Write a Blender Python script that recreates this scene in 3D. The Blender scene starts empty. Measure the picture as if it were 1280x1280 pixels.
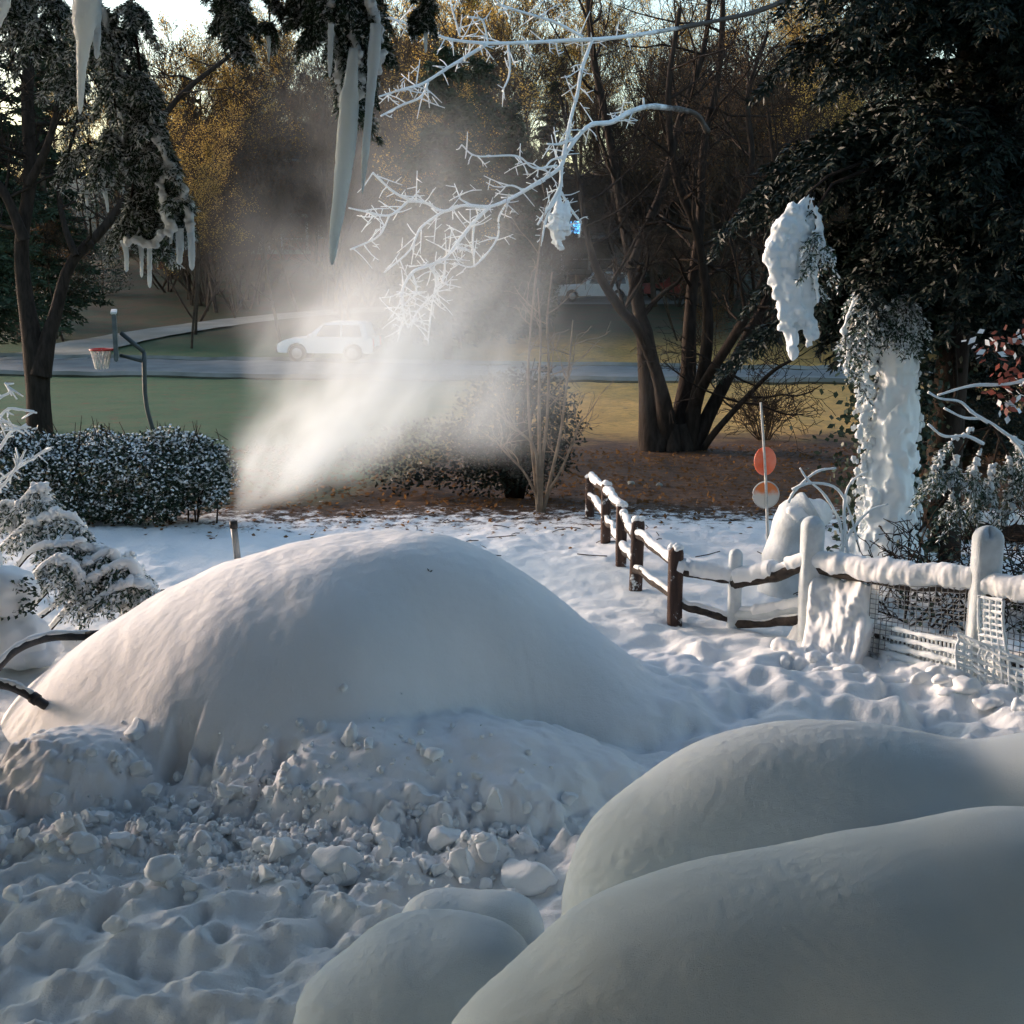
import bpy, bmesh, math, random
import numpy as np
from mathutils import Vector, Matrix

SC = bpy.context.scene
COL = SC.collection
R = math.radians

# ------------------------------------------------------------------ camera
CAM_H, FPX, PITCH = 3.6, 1700.0, math.atan(340 / 1700)
cam = bpy.data.cameras.new('camera')
cam_o = bpy.data.objects.new('camera', cam)
COL.objects.link(cam_o)
cam_o.location = (0, 0, CAM_H)
cam_o.rotation_euler = (R(90) - PITCH, 0, 0)
cam.sensor_width = 36
cam.lens = FPX / 1280 * 36
cam.clip_start, cam.clip_end = 0.05, 6000
SC.camera = cam_o

# ------------------------------------------------------------------ sky, sun, exposure
SUN_AZ, SUN_EL = R(-60), R(8)          # from +Y towards -X
world = bpy.data.worlds.new('World')
SC.world = world
world.use_nodes = True
wn = world.node_tree
wn.nodes.clear()
sky = wn.nodes.new('ShaderNodeTexSky')
sky.sky_type = 'NISHITA'
sky.sun_disc = False
sky.sun_elevation = SUN_EL
sky.sun_rotation = SUN_AZ
sky.air_density, sky.dust_density, sky.ozone_density = 1.0, 1.4, 1.6
bg = wn.nodes.new('ShaderNodeBackground')
bg.inputs['Strength'].default_value = 0.15
wo = wn.nodes.new('ShaderNodeOutputWorld')
wn.links.new(sky.outputs[0], bg.inputs[0])
wn.links.new(bg.outputs[0], wo.inputs[0])
sun = bpy.data.lights.new('sun', 'SUN')
sun.energy = 1.8
sun.angle = R(14)
sun.color = (1.0, 0.76, 0.66)
sun_o = bpy.data.objects.new('sun', sun)
COL.objects.link(sun_o)
sdir = Vector((math.sin(SUN_AZ) * math.cos(SUN_EL), math.cos(SUN_AZ) * math.cos(SUN_EL), math.sin(SUN_EL)))
sun_o.rotation_euler = sdir.to_track_quat('Z', 'Y').to_euler()
sun_o.location = (-20, 10, 20)
SC.view_settings.view_transform = 'Standard'
SC.view_settings.look = 'None'
SC.view_settings.exposure = 1.6
SC.view_settings.gamma = 1
SC.cycles.volume_bounces = 3
SC.cycles.max_bounces = 8
SC.cycles.transparent_max_bounces = 8
SC.cycles.volume_step_rate = 0.6
SC.cycles.volume_max_steps = 64
SC.cycles.use_denoising = True
SC.cycles.adaptive_threshold = .035

rng = np.random.default_rng(11)
random.seed(11)

# ------------------------------------------------------------------ noise
def _h(i, j, k, s):
    n = (i.astype(np.int64) * 374761393 + j.astype(np.int64) * 668265263 + k.astype(np.int64) * 1274126177 + s * 974711) & 0x7fffffff
    n = ((n ^ (n >> 13)) * 1103515245 + 12345) & 0x7fffffff
    n = ((n ^ (n >> 15)) * 69069 + 1) & 0x7fffffff
    return (n & 0xffff) / 65535.0

def vnoise(x, y, z=0.0, s=0):
    x, y, z = np.broadcast_arrays(np.asarray(x, float), np.asarray(y, float), np.asarray(z, float))
    i, j, k = np.floor(x), np.floor(y), np.floor(z)
    fx, fy, fz = x - i, y - j, z - k
    fx, fy, fz = [f * f * f * (f * (f * 6 - 15) + 10) for f in (fx, fy, fz)]
    r = 0
    for a in (0, 1):
        for b in (0, 1):
            for c in (0, 1):
                r = r + _h(i + a, j + b, k + c, s) * (fx if a else 1 - fx) * (fy if b else 1 - fy) * (fz if c else 1 - fz)
    return r * 2 - 1

def fbm(x, y, z=0.0, s=0, octv=4, gain=0.5):
    r, a, f = 0, 1.0, 1.0
    for o in range(octv):
        r = r + a * vnoise(np.asarray(x) * f, np.asarray(y) * f, np.asarray(z) * f, s + o)
        a *= gain
        f *= 2.03
    return r

def chunks(x, y, s=0):
    """blocky broken crust: each cell its own height, creased between cells"""
    x = np.asarray(x, float); y = np.asarray(y, float)
    i, j = np.floor(x), np.floor(y)
    f1 = np.full(x.shape, 9.0); f2 = f1.copy(); hv = np.zeros(x.shape)
    for a in (-1, 0, 1):
        for b in (-1, 0, 1):
            ci, cj = i + a, j + b
            px_ = ci + .15 + .7 * _h(ci, cj, ci * 0 + 1, s); py_ = cj + .15 + .7 * _h(ci, cj, ci * 0 + 2, s)
            hh = _h(ci, cj, ci * 0 + 3, s)
            d = np.hypot(x - px_, y - py_)
            nw = d < f1
            f2 = np.where(nw, f1, np.minimum(f2, d)); hv = np.where(nw, hh, hv); f1 = np.where(nw, d, f1)
    return hv ** 2.6 * sstep(.02, .30, f2 - f1)

def sstep(a, b, x):
    t = np.clip((x - a) / (b - a), 0, 1)
    return t * t * (3 - 2 * t)

def gauss(x, y, cx, cy, rx, ry=None, rot=0.0):
    ry = ry or rx
    dx, dy = x - cx, y - cy
    c, s_ = math.cos(rot), math.sin(rot)
    u, v = dx * c + dy * s_, -dx * s_ + dy * c
    return np.exp(-(u / rx) ** 2 - (v / ry) ** 2)

# ------------------------------------------------------------------ pixels (of the 1280 px photograph) to places
def pdir(px, py):
    c, s = math.cos(PITCH), math.sin(PITCH)
    return np.array([px - 640.0, FPX * c + (640 - py) * s, -FPX * s + (640 - py) * c])

def at(px, py, Y):
    d = pdir(px, py)
    return np.array([0, 0, CAM_H]) + d * (Y / d[1])

PY = [-60, 15.5, 19, 25, 32, 40, 52, 62, 75, 88, 100, 130, 170, 260, 2500]
PZ = [0, 0, -0.05, -0.3, -0.65, -1.0, -1.5, -1.5, -1.1, -0.6, 0.0, 3.5, 10.0, 15, 18]
def profile(y):
    r = 0
    for k in (-1, -0.5, 0, 0.5, 1):
        r = r + np.interp(np.asarray(y, float) * (1 + 0.04 * k) + 0 * k, PY, PZ)
    return r / 5

dents = [(rng.uniform(-3.6, 0.7), rng.uniform(5.4, 8.2), rng.uniform(.045, .12), rng.uniform(.05, .17), rng.uniform(-.5, .5), rng.uniform(.04, .11)) for _ in range(170)]
dents += [(rng.uniform(0.9, 3.2), rng.uniform(9.2, 11.8), rng.uniform(.07, .12), rng.uniform(.1, .2), rng.uniform(-.9, .4), rng.uniform(.03, .08)) for _ in range(70)]
def ground_z(x, y, detail=True):
    x = np.asarray(x, float); y = np.asarray(y, float)
    z = profile(y) + 2.4 * np.exp(-((x + 19) / 13) ** 2 - ((y - 112) / 14) ** 2) + 0.25 * sstep(40, 90, y) * fbm(x / 25, y / 25, 0, 5, 2)
    if not detail:
        return z
    m = 1 - sstep(15.5, 20, y)
    z = z + m * (0.05 * fbm(x / .9, y / .9, 0, 1, 3) + .012 * fbm(x / .17, y / .17, 0, 2, 3))
    z = z + (1 - m) * 0.04 * fbm(x / 1.3, y / 1.3, 0, 9, 3) * (1 - sstep(60, 90, y))
    rp = np.exp(-((x - 1.9) / 1.6) ** 2 - ((y - 10.6) / 1.7) ** 2)
    z = z + rp * (.075 * vnoise(x / .33, y / .24, 0, 21) + .04 * vnoise(x / .17, y / .14, 0, 22))
    bk = np.exp(-((x - 3.3) / 1.0) ** 2 - ((y - 10.2) / 1.0) ** 2)
    z = z + bk * (.14 + .12 * fbm(x / .32, y / .32, 0, 25, 3))
    tr = sstep(8.9, 8.0, y) * sstep(1.4, .6, x)
    z = z + tr * (.04 * fbm(x / .2, y / .16, 0, 31, 3) + .06 * vnoise(x / .5, y / .26, 0, 33) + .03 * np.abs(vnoise(x / .3, y / .17, 0, 34)))
    rub = np.exp(-((y - 7.75) / .42) ** 2) * sstep(1.0, .2, x)
    z = z + rub * (.05 * np.maximum(0, fbm(x / .19, y / .16, 0, 35, 3) + .15) + .10 * chunks(x / .17 + .3 * vnoise(x / .1, y / .1), y / .15, 36) + .05 * chunks(x / .085, y / .08, 37))
    z = z + tr * .022 * chunks(x / .12, y / .10, 38)
    for (cx, cy, rx, ry, ro, dp) in dents:
        sel = (np.abs(x - cx) < .5) & (np.abs(y - cy) < .5)
        if np.any(sel):
            g = gauss(x[sel], y[sel], cx, cy, rx, ry, ro) if x.ndim else gauss(x, y, cx, cy, rx, ry, ro)
            if x.ndim:
                z[sel] = z[sel] - dp * g
            else:
                z = z - dp * g
    return z

def gz(x, y):
    return float(ground_z(np.array([x]), np.array([y]))[0])

def ghit(px, py):
    d = pdir(px, py)
    ts = np.linspace(3 / d[1], 200 / d[1], 6000)
    P = np.array([0, 0, CAM_H])[None] + d[None] * ts[:, None]
    below = P[:, 2] < ground_z(P[:, 0], P[:, 1], False)
    return P[int(np.argmax(below))]

# ------------------------------------------------------------------ mesh helpers
ORI = {}
def tag(o, label=None, cat=None, group=None, kind=None):
    if label: o['label'] = label
    if cat: o['category'] = cat
    if group: o['group'] = group
    if kind: o['kind'] = kind
    return o

def thing(name, loc, label, cat, group=None):
    o = bpy.data.objects.new(name, None)
    o.empty_display_size = .1
    COL.objects.link(o)
    o.location = [float(v) for v in loc]
    ORI[o.name] = np.array(loc, float)
    return tag(o, label, cat, group)

_ico = {}
def ico(sub):
    if sub not in _ico:
        bm = bmesh.new()
        bmesh.ops.create_icosphere(bm, subdivisions=sub, radius=1)
        bm.verts.ensure_lookup_table()
        V = np.array([v.co[:] for v in bm.verts])
        F = np.array([[v.index for v in f.verts] for f in bm.faces])
        bm.free()
        _ico[sub] = (V, F)
    return _ico[sub]

class MB:
    def __init__(self):
        self.V, self.F, self.n = [], [], 0
    def add(self, V, F):
        V = np.asarray(V, float); F = np.asarray(F, int)
        self.V.append(V); self.F.append(F + self.n); self.n += len(V)
    def tube(self, pts, rad, sides=6, cap=True, squash=None):
        P = np.asarray(pts, float); n = len(P)
        rad = np.broadcast_to(np.asarray(rad, float), (n,))
        T = np.gradient(P, axis=0)
        T /= np.linalg.norm(T, axis=1)[:, None] + 1e-9
        ref = np.array([0, 0, 1.0]) if abs(T[:, 2]).mean() < .8 else np.array([1.0, 0, 0])
        A = np.cross(T, ref); A /= np.linalg.norm(A, axis=1)[:, None] + 1e-9
        B = np.cross(A, T)
        a = np.arange(sides) / sides * 2 * math.pi
        V = P[:, None] + rad[:, None, None] * (A[:, None] * np.cos(a)[None, :, None] + B[:, None] * np.sin(a)[None, :, None] * (squash or 1))
        V = V.reshape(-1, 3)
        i = np.arange(n - 1)[:, None] * sides; j = np.arange(sides)[None]; k = (j + 1) % sides
        F = np.stack([i + j, i + k, i + sides + k, i + sides + j], -1).reshape(-1, 4)
        if cap:
            m = len(V)
            V = np.vstack([V, P[0], P[-1]])
            j = np.arange(sides); k = (j + 1) % sides
            c0 = np.stack([np.full(sides, m), k, j, np.full(sides, m)], -1)[:, :3]
            c1 = np.stack([np.full(sides, m + 1), (n - 1) * sides + j, (n - 1) * sides + k], -1)
            self.add(V, F)
            self.F.append(np.vstack([c0, c1]) + self.n - len(V))
        else:
            self.add(V, F)
        return self
    def box(self, c, s, rz=0.0, bev=0.0):
        c = np.asarray(c, float); h = np.asarray(s, float) / 2
        if bev > 0:
            bm = bmesh.new()
            bmesh.ops.create_cube(bm, size=1)
            for v in bm.verts:
                v.co = Vector((v.co.x * 2 * h[0], v.co.y * 2 * h[1], v.co.z * 2 * h[2]))
            bmesh.ops.bevel(bm, geom=bm.edges[:], offset=bev, segments=2, affect='EDGES')
            bm.verts.ensure_lookup_table()
            V = np.array([v.co[:] for v in bm.verts])
            F = [[v.index for v in f.verts] for f in bm.faces]
            bm.free()
        else:
            V = np.array([[x, y, z] for x in (-1, 1) for y in (-1, 1) for z in (-1, 1)]) * h
            F = [[0, 1, 3, 2], [4, 6, 7, 5], [0, 4, 5, 1], [2, 3, 7, 6], [0, 2, 6, 4], [1, 5, 7, 3]]
        cs, sn = math.cos(rz), math.sin(rz)
        V = V @ np.array([[cs, sn, 0], [-sn, cs, 0], [0, 0, 1]]) + c
        self.V.append(V)
        for f in F:
            self.F.append(np.array([f]) + self.n)
        self.n += len(V)
        return self
    def blobs(self, C, S, sub=2, rough=.18, seed=0, freq=1.6):
        """many lumpy little balls"""
        C = np.atleast_2d(np.asarray(C, float)); S = np.asarray(S, float)
        if S.ndim == 1: S = np.repeat(S[:, None], 3, 1)
        V0, F0 = ico(sub)
        m = len(V0)
        off = np.arange(len(C))[:, None] * 7.3 + seed
        d = 1 + rough * vnoise(V0[None, :, 0] * freq + off, V0[None, :, 1] * freq, V0[None, :, 2] * freq, 3) \
            + rough * .5 * vnoise(V0[None, :, 0] * freq * 2.3 + off, V0[None, :, 1] * freq * 2.3, V0[None, :, 2] * freq * 2.3, 4)
        V = V0[None] * d[..., None] * S[:, None] + C[:, None]
        F = F0[None] + (np.arange(len(C)) * m)[:, None, None]
        self.add(V.reshape(-1, 3), F.reshape(-1, 3))
        return self
    def leaves(self, P, L, W, up=None, seed=0, droop=0.0, D=None):
        """diamond leaves, folded along the middle, at points P"""
        r = np.random.default_rng(seed)
        P = np.asarray(P, float); n = len(P)
        L = np.broadcast_to(L, (n,)); W = np.broadcast_to(W, (n,))
        if D is None:
            D = r.normal(size=(n, 3)); D[:, 2] = D[:, 2] * .6 - droop
        D = D / (np.linalg.norm(D, axis=1)[:, None] + 1e-9)
        N = r.normal(size=(n, 3)) + (np.array(up) if up is not None else 0)
        S = np.cross(D, N); S /= np.linalg.norm(S, axis=1)[:, None] + 1e-9
        a = P; b = P + D * (L * .45)[:, None] + S * (W * .5)[:, None]
        c = P + D * L[:, None]; d = P + D * (L * .45)[:, None] - S * (W * .5)[:, None]
        V = np.stack([a, b, c, d], 1).reshape(-1, 3)
        F = np.arange(n * 4).reshape(n, 4)
        self.add(V, F)
        return self
    def grid(self, X, Y, Z):
        ny, nx = X.shape
        V = np.stack([X, Y, Z], -1).reshape(-1, 3)
        i = np.arange(ny - 1)[:, None] * nx; j = np.arange(nx - 1)[None]
        F = np.stack([i + j, i + j + 1, i + nx + j + 1, i + nx + j], -1).reshape(-1, 4)
        self.add(V, F)
        return self
    def build(self, name, mat, parent=None, loc=None, smooth=True):
        V = np.vstack(self.V)
        if parent is not None: base = ORI[parent.name]
        elif loc is not None: base = np.array(loc, float)
        else: base = np.zeros(3)
        V = (V - base).astype(np.float32)
        me = bpy.data.meshes.new(name)
        me.vertices.add(len(V)); me.vertices.foreach_set('co', V.ravel())
        tot = np.concatenate([np.full(len(f), f.shape[1]) for f in self.F]).astype(np.int32)
        idx = np.concatenate([f.ravel() for f in self.F]).astype(np.int32)
        me.loops.add(len(idx)); me.loops.foreach_set('vertex_index', idx)
        me.polygons.add(len(tot))
        st = np.concatenate([[0], np.cumsum(tot)[:-1]]).astype(np.int32)
        me.polygons.foreach_set('loop_start', st)
        me.polygons.foreach_set('loop_total', tot)
        me.polygons.foreach_set('use_smooth', np.full(len(tot), smooth))
        me.update(calc_edges=True)
        me.validate()
        me.materials.append(mat)
        o = bpy.data.objects.new(name, me)
        COL.objects.link(o)
        if parent is not None:
            o.parent = parent
        elif loc is not None:
            o.location = [float(v) for v in loc]
        ORI[o.name] = base
        return o

def fuse(o, vox=.012, it=2):
    m_ = o.modifiers.new('fuse', 'REMESH'); m_.mode = 'VOXEL'; m_.voxel_size = vox; m_.use_smooth_shade = True
    q = o.modifiers.new('soften', 'SMOOTH'); q.factor = .5; q.iterations = it
    return o

def rough_tube(mb, P, r, sides=14, amp=.3, sc=.06, seed=0, n=160):
    P = np.asarray(P, float); u = np.linspace(0, 1, n); t = np.linspace(0, 1, len(P))
    r = np.broadcast_to(r, (len(P),))
    Q = np.stack([np.interp(u, t, P[:, i]) for i in range(3)], 1); rq = np.interp(u, t, r)
    rq = rq * np.clip(np.minimum(u, 1 - u) * n / 3, .25, 1)
    tmp = MB().tube(Q, rq, sides, cap=False)
    V = tmp.V[0]; C = np.repeat(Q, sides, 0); d = V - C
    W_ = V @ np.array(Matrix.Rotation(.9, 3, Vector((.4, .7, .6)).normalized()))
    k = 1 + amp * fbm(W_[:, 0] / sc, W_[:, 1] / sc, W_[:, 2] / sc, 130 + seed, 3) + amp * .9 * vnoise(W_[:, 0] / sc / 2.7, W_[:, 1] / sc / 2.7, W_[:, 2] / sc / 2.7, 140 + seed)
    mb.add(C + d * k[:, None], tmp.F[0])
    return mb

def copy_tree(o, parent=None):
    c = o.copy(); COL.objects.link(c); c.parent = parent
    for ch in list(o.children):
        copy_tree(ch, c)
    return c

def spline(pts, n):
    P = np.asarray(pts, float)
    if len(P) < 3:
        t = np.linspace(0, 1, n)[:, None]
        return P[0] * (1 - t) + P[-1] * t
    Q = np.vstack([2 * P[0] - P[1], P, 2 * P[-1] - P[-2]])
    out = []
    for u in np.linspace(0, len(P) - 1 - 1e-6, n):
        i = int(u); t = u - i
        a, b, c, d = Q[i:i + 4]
        out.append(.5 * ((2 * b) + (-a + c) * t + (2 * a - 5 * b + 4 * c - d) * t * t + (-a + 3 * b - 3 * c + d) * t ** 3))
    return np.array(out)

# ------------------------------------------------------------------ materials
def new_mat(name):
    m = bpy.data.materials.new(name); m.use_nodes = True
    nt = m.node_tree
    return m, nt, nt.nodes['Principled BSDF']

def nd(nt, typ, **kw):
    n = nt.nodes.new(typ)
    for k, v in kw.items():
        if k.startswith('i_'):
            n.inputs[int(k[2:]) if k[2:].isdigit() else k[2:]].default_value = v
        else:
            setattr(n, k, v)
    return n

def math_n(nt, op, a, b=None, c=None, clamp=False):
    n = nt.nodes.new('ShaderNodeMath'); n.operation = op; n.use_clamp = clamp
    for i, v in enumerate((a, b, c)):
        if v is None: continue
        if isinstance(v, (int, float)): n.inputs[i].default_value = v
        else: nt.links.new(v, n.inputs[i])
    return n.outputs[0]

def noise_n(nt, vec, scale, detail=3, rough=.55):
    n = nd(nt, 'ShaderNodeTexNoise')
    n.inputs['Scale'].default_value = scale
    n.inputs['Detail'].default_value = detail
    n.inputs['Roughness'].default_value = rough
    nt.links.new(vec, n.inputs['Vector'])
    return n.outputs['Fac']

def mix_n(nt, fac, a, b):
    n = nd(nt, 'ShaderNodeMix', data_type='RGBA')
    for s, v in ((n.inputs[0], fac), (n.inputs[6], a), (n.inputs[7], b)):
        if isinstance(v, (int, float)): s.default_value = v
        elif isinstance(v, tuple): s.default_value = (*v, 1)
        else: nt.links.new(v, s)
    return n.outputs[2]

def ramp_n(nt, fac, lo, hi):
    n = nd(nt, 'ShaderNodeMapRange', interpolation_type='SMOOTHSTEP')
    n.inputs[1].default_value, n.inputs[2].default_value = lo, hi
    nt.links.new(fac, n.inputs[0])
    return n.outputs[0]

def bump_n(nt, bs, h, strength, dist):
    n = nd(nt, 'ShaderNodeBump')
    n.inputs['Strength'].default_value = strength
    n.inputs['Distance'].default_value = dist
    nt.links.new(h, n.inputs['Height'])
    nt.links.new(n.outputs[0], bs.inputs['Normal'])

def simple(name, c1, c2=None, rough=.7, scale=6, bump=0.0, bscale=40, spec=.3, metal=0.0, obj_coord=False, stretch=None):
    m, nt, bs = new_mat(name)
    c2 = c2 or tuple(v * .7 for v in c1)
    if obj_coord:
        v = nd(nt, 'ShaderNodeTexCoord').outputs['Object']
    else:
        v = nd(nt, 'ShaderNodeNewGeometry').outputs['Position']
    if stretch:
        mp = nd(nt, 'ShaderNodeMapping'); mp.inputs['Scale'].default_value = stretch
        nt.links.new(v, mp.inputs['Vector']); v = mp.outputs[0]
    f = ramp_n(nt, noise_n(nt, v, scale, 4), .3, .7)
    nt.links.new(mix_n(nt, f, c1, c2), bs.inputs['Base Color'])
    bs.inputs['Roughness'].default_value = rough
    bs.inputs['Specular IOR Level'].default_value = spec
    bs.inputs['Metallic'].default_value = metal
    if bump:
        bump_n(nt, bs, noise_n(nt, v, bscale, 4, .6), bump, .02)
    return m

def snow_mat(name, c1=(.85, .86, .855), c2=(.78, .80, .80), grain=.35, dist=.006, gs=70, med=1.8):
    m, nt, bs = new_mat(name)
    v = nd(nt, 'ShaderNodeNewGeometry').outputs['Position']
    f = noise_n(nt, v, 1.7, 3)
    nt.links.new(mix_n(nt, ramp_n(nt, f, .3, .7), c1, c2), bs.inputs['Base Color'])
    bs.inputs['Roughness'].default_value = .65
    bs.inputs['Specular IOR Level'].default_value = .25
    h = math_n(nt, 'ADD', noise_n(nt, v, gs, 3, .7), math_n(nt, 'MULTIPLY', noise_n(nt, v, 14 if med > 1 else 55, 3), med))
    bump_n(nt, bs, h, grain, dist)
    return m

M = {}
M['snow'] = snow_mat('snow')
M['snow_mound'] = snow_mat('packed_snow', (.84, .85, .86), (.79, .81, .825), .5, .006, 75)
M['snow_shrub'] = snow_mat('shaded_shrub_snow', (.66, .745, .80), (.58, .67, .73), .75, .006, 210, .5)  # darker, bluer than the other snow: shade on the near shrubs put into the colour
M['clod'] = snow_mat('broken_snow', (.82, .85, .86), (.76, .80, .82), .4, .008, 40)
M['frost'] = snow_mat('frost', (.82, .86, .87), (.74, .80, .82), .4, .008, 120)

m, nt, bs = new_mat('milky_ice')
v = nd(nt, 'ShaderNodeNewGeometry').outputs['Position']
nt.links.new(mix_n(nt, noise_n(nt, v, 12, 3), (.86, .94, .97), (.94, .97, .98)), bs.inputs['Base Color'])
bs.inputs['Roughness'].default_value = .28
bs.inputs['IOR'].default_value = 1.31
bs.inputs['Transmission Weight'].default_value = .06
bump_n(nt, bs, noise_n(nt, v, 38, 4, .65), .8, .010)
tr_ = nd(nt, 'ShaderNodeBsdfTranslucent'); tr_.inputs[0].default_value = (.84, .95, 1.0, 1)
mx = nd(nt, 'ShaderNodeMixShader'); mx.inputs[0].default_value = .45
po = nt.nodes['Material Output']
nt.links.new(bs.outputs[0], mx.inputs[1]); nt.links.new(tr_.outputs[0], mx.inputs[2]); nt.links.new(mx.outputs[0], po.inputs['Surface'])
M['ice'] = m

M['bark'] = simple('bark', (.042, .032, .026), (.020, .015, .012), .9, 14, .7, 30, .1, stretch=(1, 1, .25))
M['bark_far'] = simple('grey_brown_bark', (.085, .064, .046), (.045, .034, .026), .9, 3, 0, 30, .1)
M['bark_pale'] = simple('pale_bark', (.24, .19, .14), (.15, .12, .09), .85, 9, .3, 40, .15)
M['leaf_dark'] = simple('evergreen_leaf', (.030, .055, .030), (.014, .030, .017), .5, 7, 0, 1, .35)
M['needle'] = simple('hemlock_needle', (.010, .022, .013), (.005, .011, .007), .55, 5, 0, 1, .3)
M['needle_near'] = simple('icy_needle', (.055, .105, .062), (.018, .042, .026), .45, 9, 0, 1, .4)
M['needle_far'] = simple('far_evergreen', (.045, .065, .034), (.020, .034, .018), .7, .8, 0, 1, .2)
M['dry_leaf'] = simple('dry_brown_leaf', (.17, .095, .042), (.075, .042, .022), .8, 1.1, 0, 1, .2)
M['gold_leaf'] = simple('dry_gold_leaf', (.55, .38, .11), (.28, .18, .06), .8, .7, 0, 1, .2)
M['red_leaf'] = simple('red_oak_leaf', (.30, .11, .09), (.18, .07, .055), .6, 14, 0, 1, .3)
for k_, c_ in (('gold_leaf', (.75, .50, .13, 1)), ('dry_leaf', (.20, .105, .04, 1)), ('red_leaf', (.34, .10, .07, 1))):
    nt = M[k_].node_tree
    tr_ = nd(nt, 'ShaderNodeBsdfTranslucent'); tr_.inputs[0].default_value = c_
    mx = nd(nt, 'ShaderNodeMixShader'); mx.inputs[0].default_value = .45
    po = nt.nodes['Material Output']
    nt.links.new(nt.nodes['Principled BSDF'].outputs[0], mx.inputs[1]); nt.links.new(tr_.outputs[0], mx.inputs[2]); nt.links.new(mx.outputs[0], po.inputs['Surface'])
M['post_wood'] = simple('weathered_post', (.095, .058, .045), (.045, .032, .028), .85, 18, .5, 60, .2, stretch=(1, 1, .15))
nt = M['post_wood'].node_tree; bs = nt.nodes['Principled BSDF']
src = bs.inputs['Base Color'].links[0].from_socket
g_ = nd(nt, 'ShaderNodeNewGeometry').outputs['Position']
nt.links.new(mix_n(nt, ramp_n(nt, noise_n(nt, g_, 9, 5, .7), .58, .66), src, (.74, .78, .79)), bs.inputs['Base Color'])
M['rail_wood'] = simple('weathered_rail', (.075, .060, .050), (.035, .030, .027), .85, 18, .5, 60, .2)
M['rimed_wood'] = simple('rimed_post', (.62, .67, .69), (.48, .53, .55), .55, 7, .4, 50, .3)
M['wire'] = simple('galvanised_wire', (.28, .29, .29), (.18, .19, .19), .5, 20, 0, 1, .5, .6)
M['hose'] = simple('black_hose', (.022, .023, .025), (.045, .046, .048), .45, 20, .3, 90, .45)
M['pipe'] = simple('grey_pipe', (.27, .29, .30), (.17, .185, .19), .4, 12, .2, 60, .45)
M['black'] = simple('black_plastic', (.02, .02, .021), None, .5, 10)
M['orange'] = simple('orange_reflector', (.90, .13, .04), (.88, .30, .20), .35, 5, .2, 60, .5)
M['stake'] = simple('white_fibreglass', (.55, .56, .55), (.42, .43, .42), .5, 30)
M['net_white'] = simple('white_net', (.75, .76, .75), None, .8, 30)
M['rim_red'] = simple('red_rim', (.62, .06, .05), None, .4, 8)
M['board'] = simple('grey_backboard', (.16, .18, .18), (.10, .12, .12), .35, 5, 0, 1, .5)
M['pole'] = simple('dark_pole', (.09, .10, .10), None, .5, 8)
M['car_white'] = simple('white_car_paint', (.72, .73, .73), (.66, .67, .67), .3, 2, 0, 1, .5)
M['car_red'] = simple('red_car_paint', (.35, .05, .045), None, .3, 2, 0, 1, .5)
M['glass'] = simple('dark_glass', (.02, .026, .03), (.03, .036, .04), .08, 3, 0, 1, .6)
M['tyre'] = simple('tyre_rubber', (.018, .018, .018), None, .85, 20)
M['metal'] = simple('wheel_metal', (.35, .36, .37), None, .35, 8, 0, 1, .5, .8)
M['brick'] = simple('far_brick', (.24, .11, .08), (.15, .075, .06), .9, 1.2, 0, 1, .1)
M['siding'] = simple('grey_siding', (.16, .17, .16), (.12, .13, .125), .8, 1.2, 0, 1, .2)
M['roof'] = simple('dark_shingle', (.055, .060, .066), (.035, .038, .042), .9, 2.5, .3, 8, .1)
M['trim'] = simple('white_trim', (.72, .74, .73), None, .6, 3)
M['asphalt'] = simple('pale_asphalt', (.20, .22, .22), (.15, .165, .165), .9, .9, .3, 60, .2)
M['concrete'] = simple('pale_concrete', (.30, .315, .29), (.22, .235, .21), .9, .5, .3, 60, .2)
M['kerb'] = simple('old_kerb', (.22, .22, .20), (.12, .12, .10), .9, .6)
m, nt, bs = new_mat('lit_screen')
bs.inputs['Base Color'].default_value = (.02, .1, .3, 1)
bs.inputs['Emission Color'].default_value = (.10, .42, .95, 1)
bs.inputs['Emission Strength'].default_value = 2.2
M['screen'] = m

# ground: snow in the yard, thinning to litter, then lawns
m, nt, bs = new_mat('yard_ground')
geo = nd(nt, 'ShaderNodeNewGeometry').outputs['Position']
sep = nd(nt, 'ShaderNodeSeparateXYZ'); nt.links.new(geo, sep.inputs[0])
gx, gy = sep.outputs[0], sep.outputs[1]
n1 = noise_n(nt, geo, .8, 4); n2 = noise_n(nt, geo, 5.5, 5, .65); n3 = noise_n(nt, geo, 26, 4, .7)
litter = mix_n(nt, ramp_n(nt, n2, .35, .65), (.115, .060, .032), (.050, .030, .020))
litter = mix_n(nt, ramp_n(nt, n3, .55, .72), litter, (.17, .10, .055))
gold = mix_n(nt, ramp_n(nt, n1, .3, .7), (.52, .31, .085), (.38, .23, .07))
gold = mix_n(nt, ramp_n(nt, n2, .45, .7), gold, (.21, .15, .05))
green = mix_n(nt, ramp_n(nt, n1, .3, .7), (.045, .105, .045), (.070, .115, .050))
lawnside = ramp_n(nt, math_n(nt, 'ADD', gx, math_n(nt, 'MULTIPLY', n1, 2.5)), -1.5, 1.5)
n4 = noise_n(nt, geo, 2.1, 5, .7)
green = mix_n(nt, ramp_n(nt, n4, .48, .68), green, (.095, .095, .045))
green = mix_n(nt, ramp_n(nt, n2, .56, .7), green, (.03, .06, .028))
lawn = mix_n(nt, lawnside, green, gold)
lawn = mix_n(nt, ramp_n(nt, n4, .60, .70), lawn, (.13, .08, .04))
ly = math_n(nt, 'ADD', gy, math_n(nt, 'MULTIPLY', math_n(nt, 'SUBTRACT', n1, .5), 9))
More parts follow.
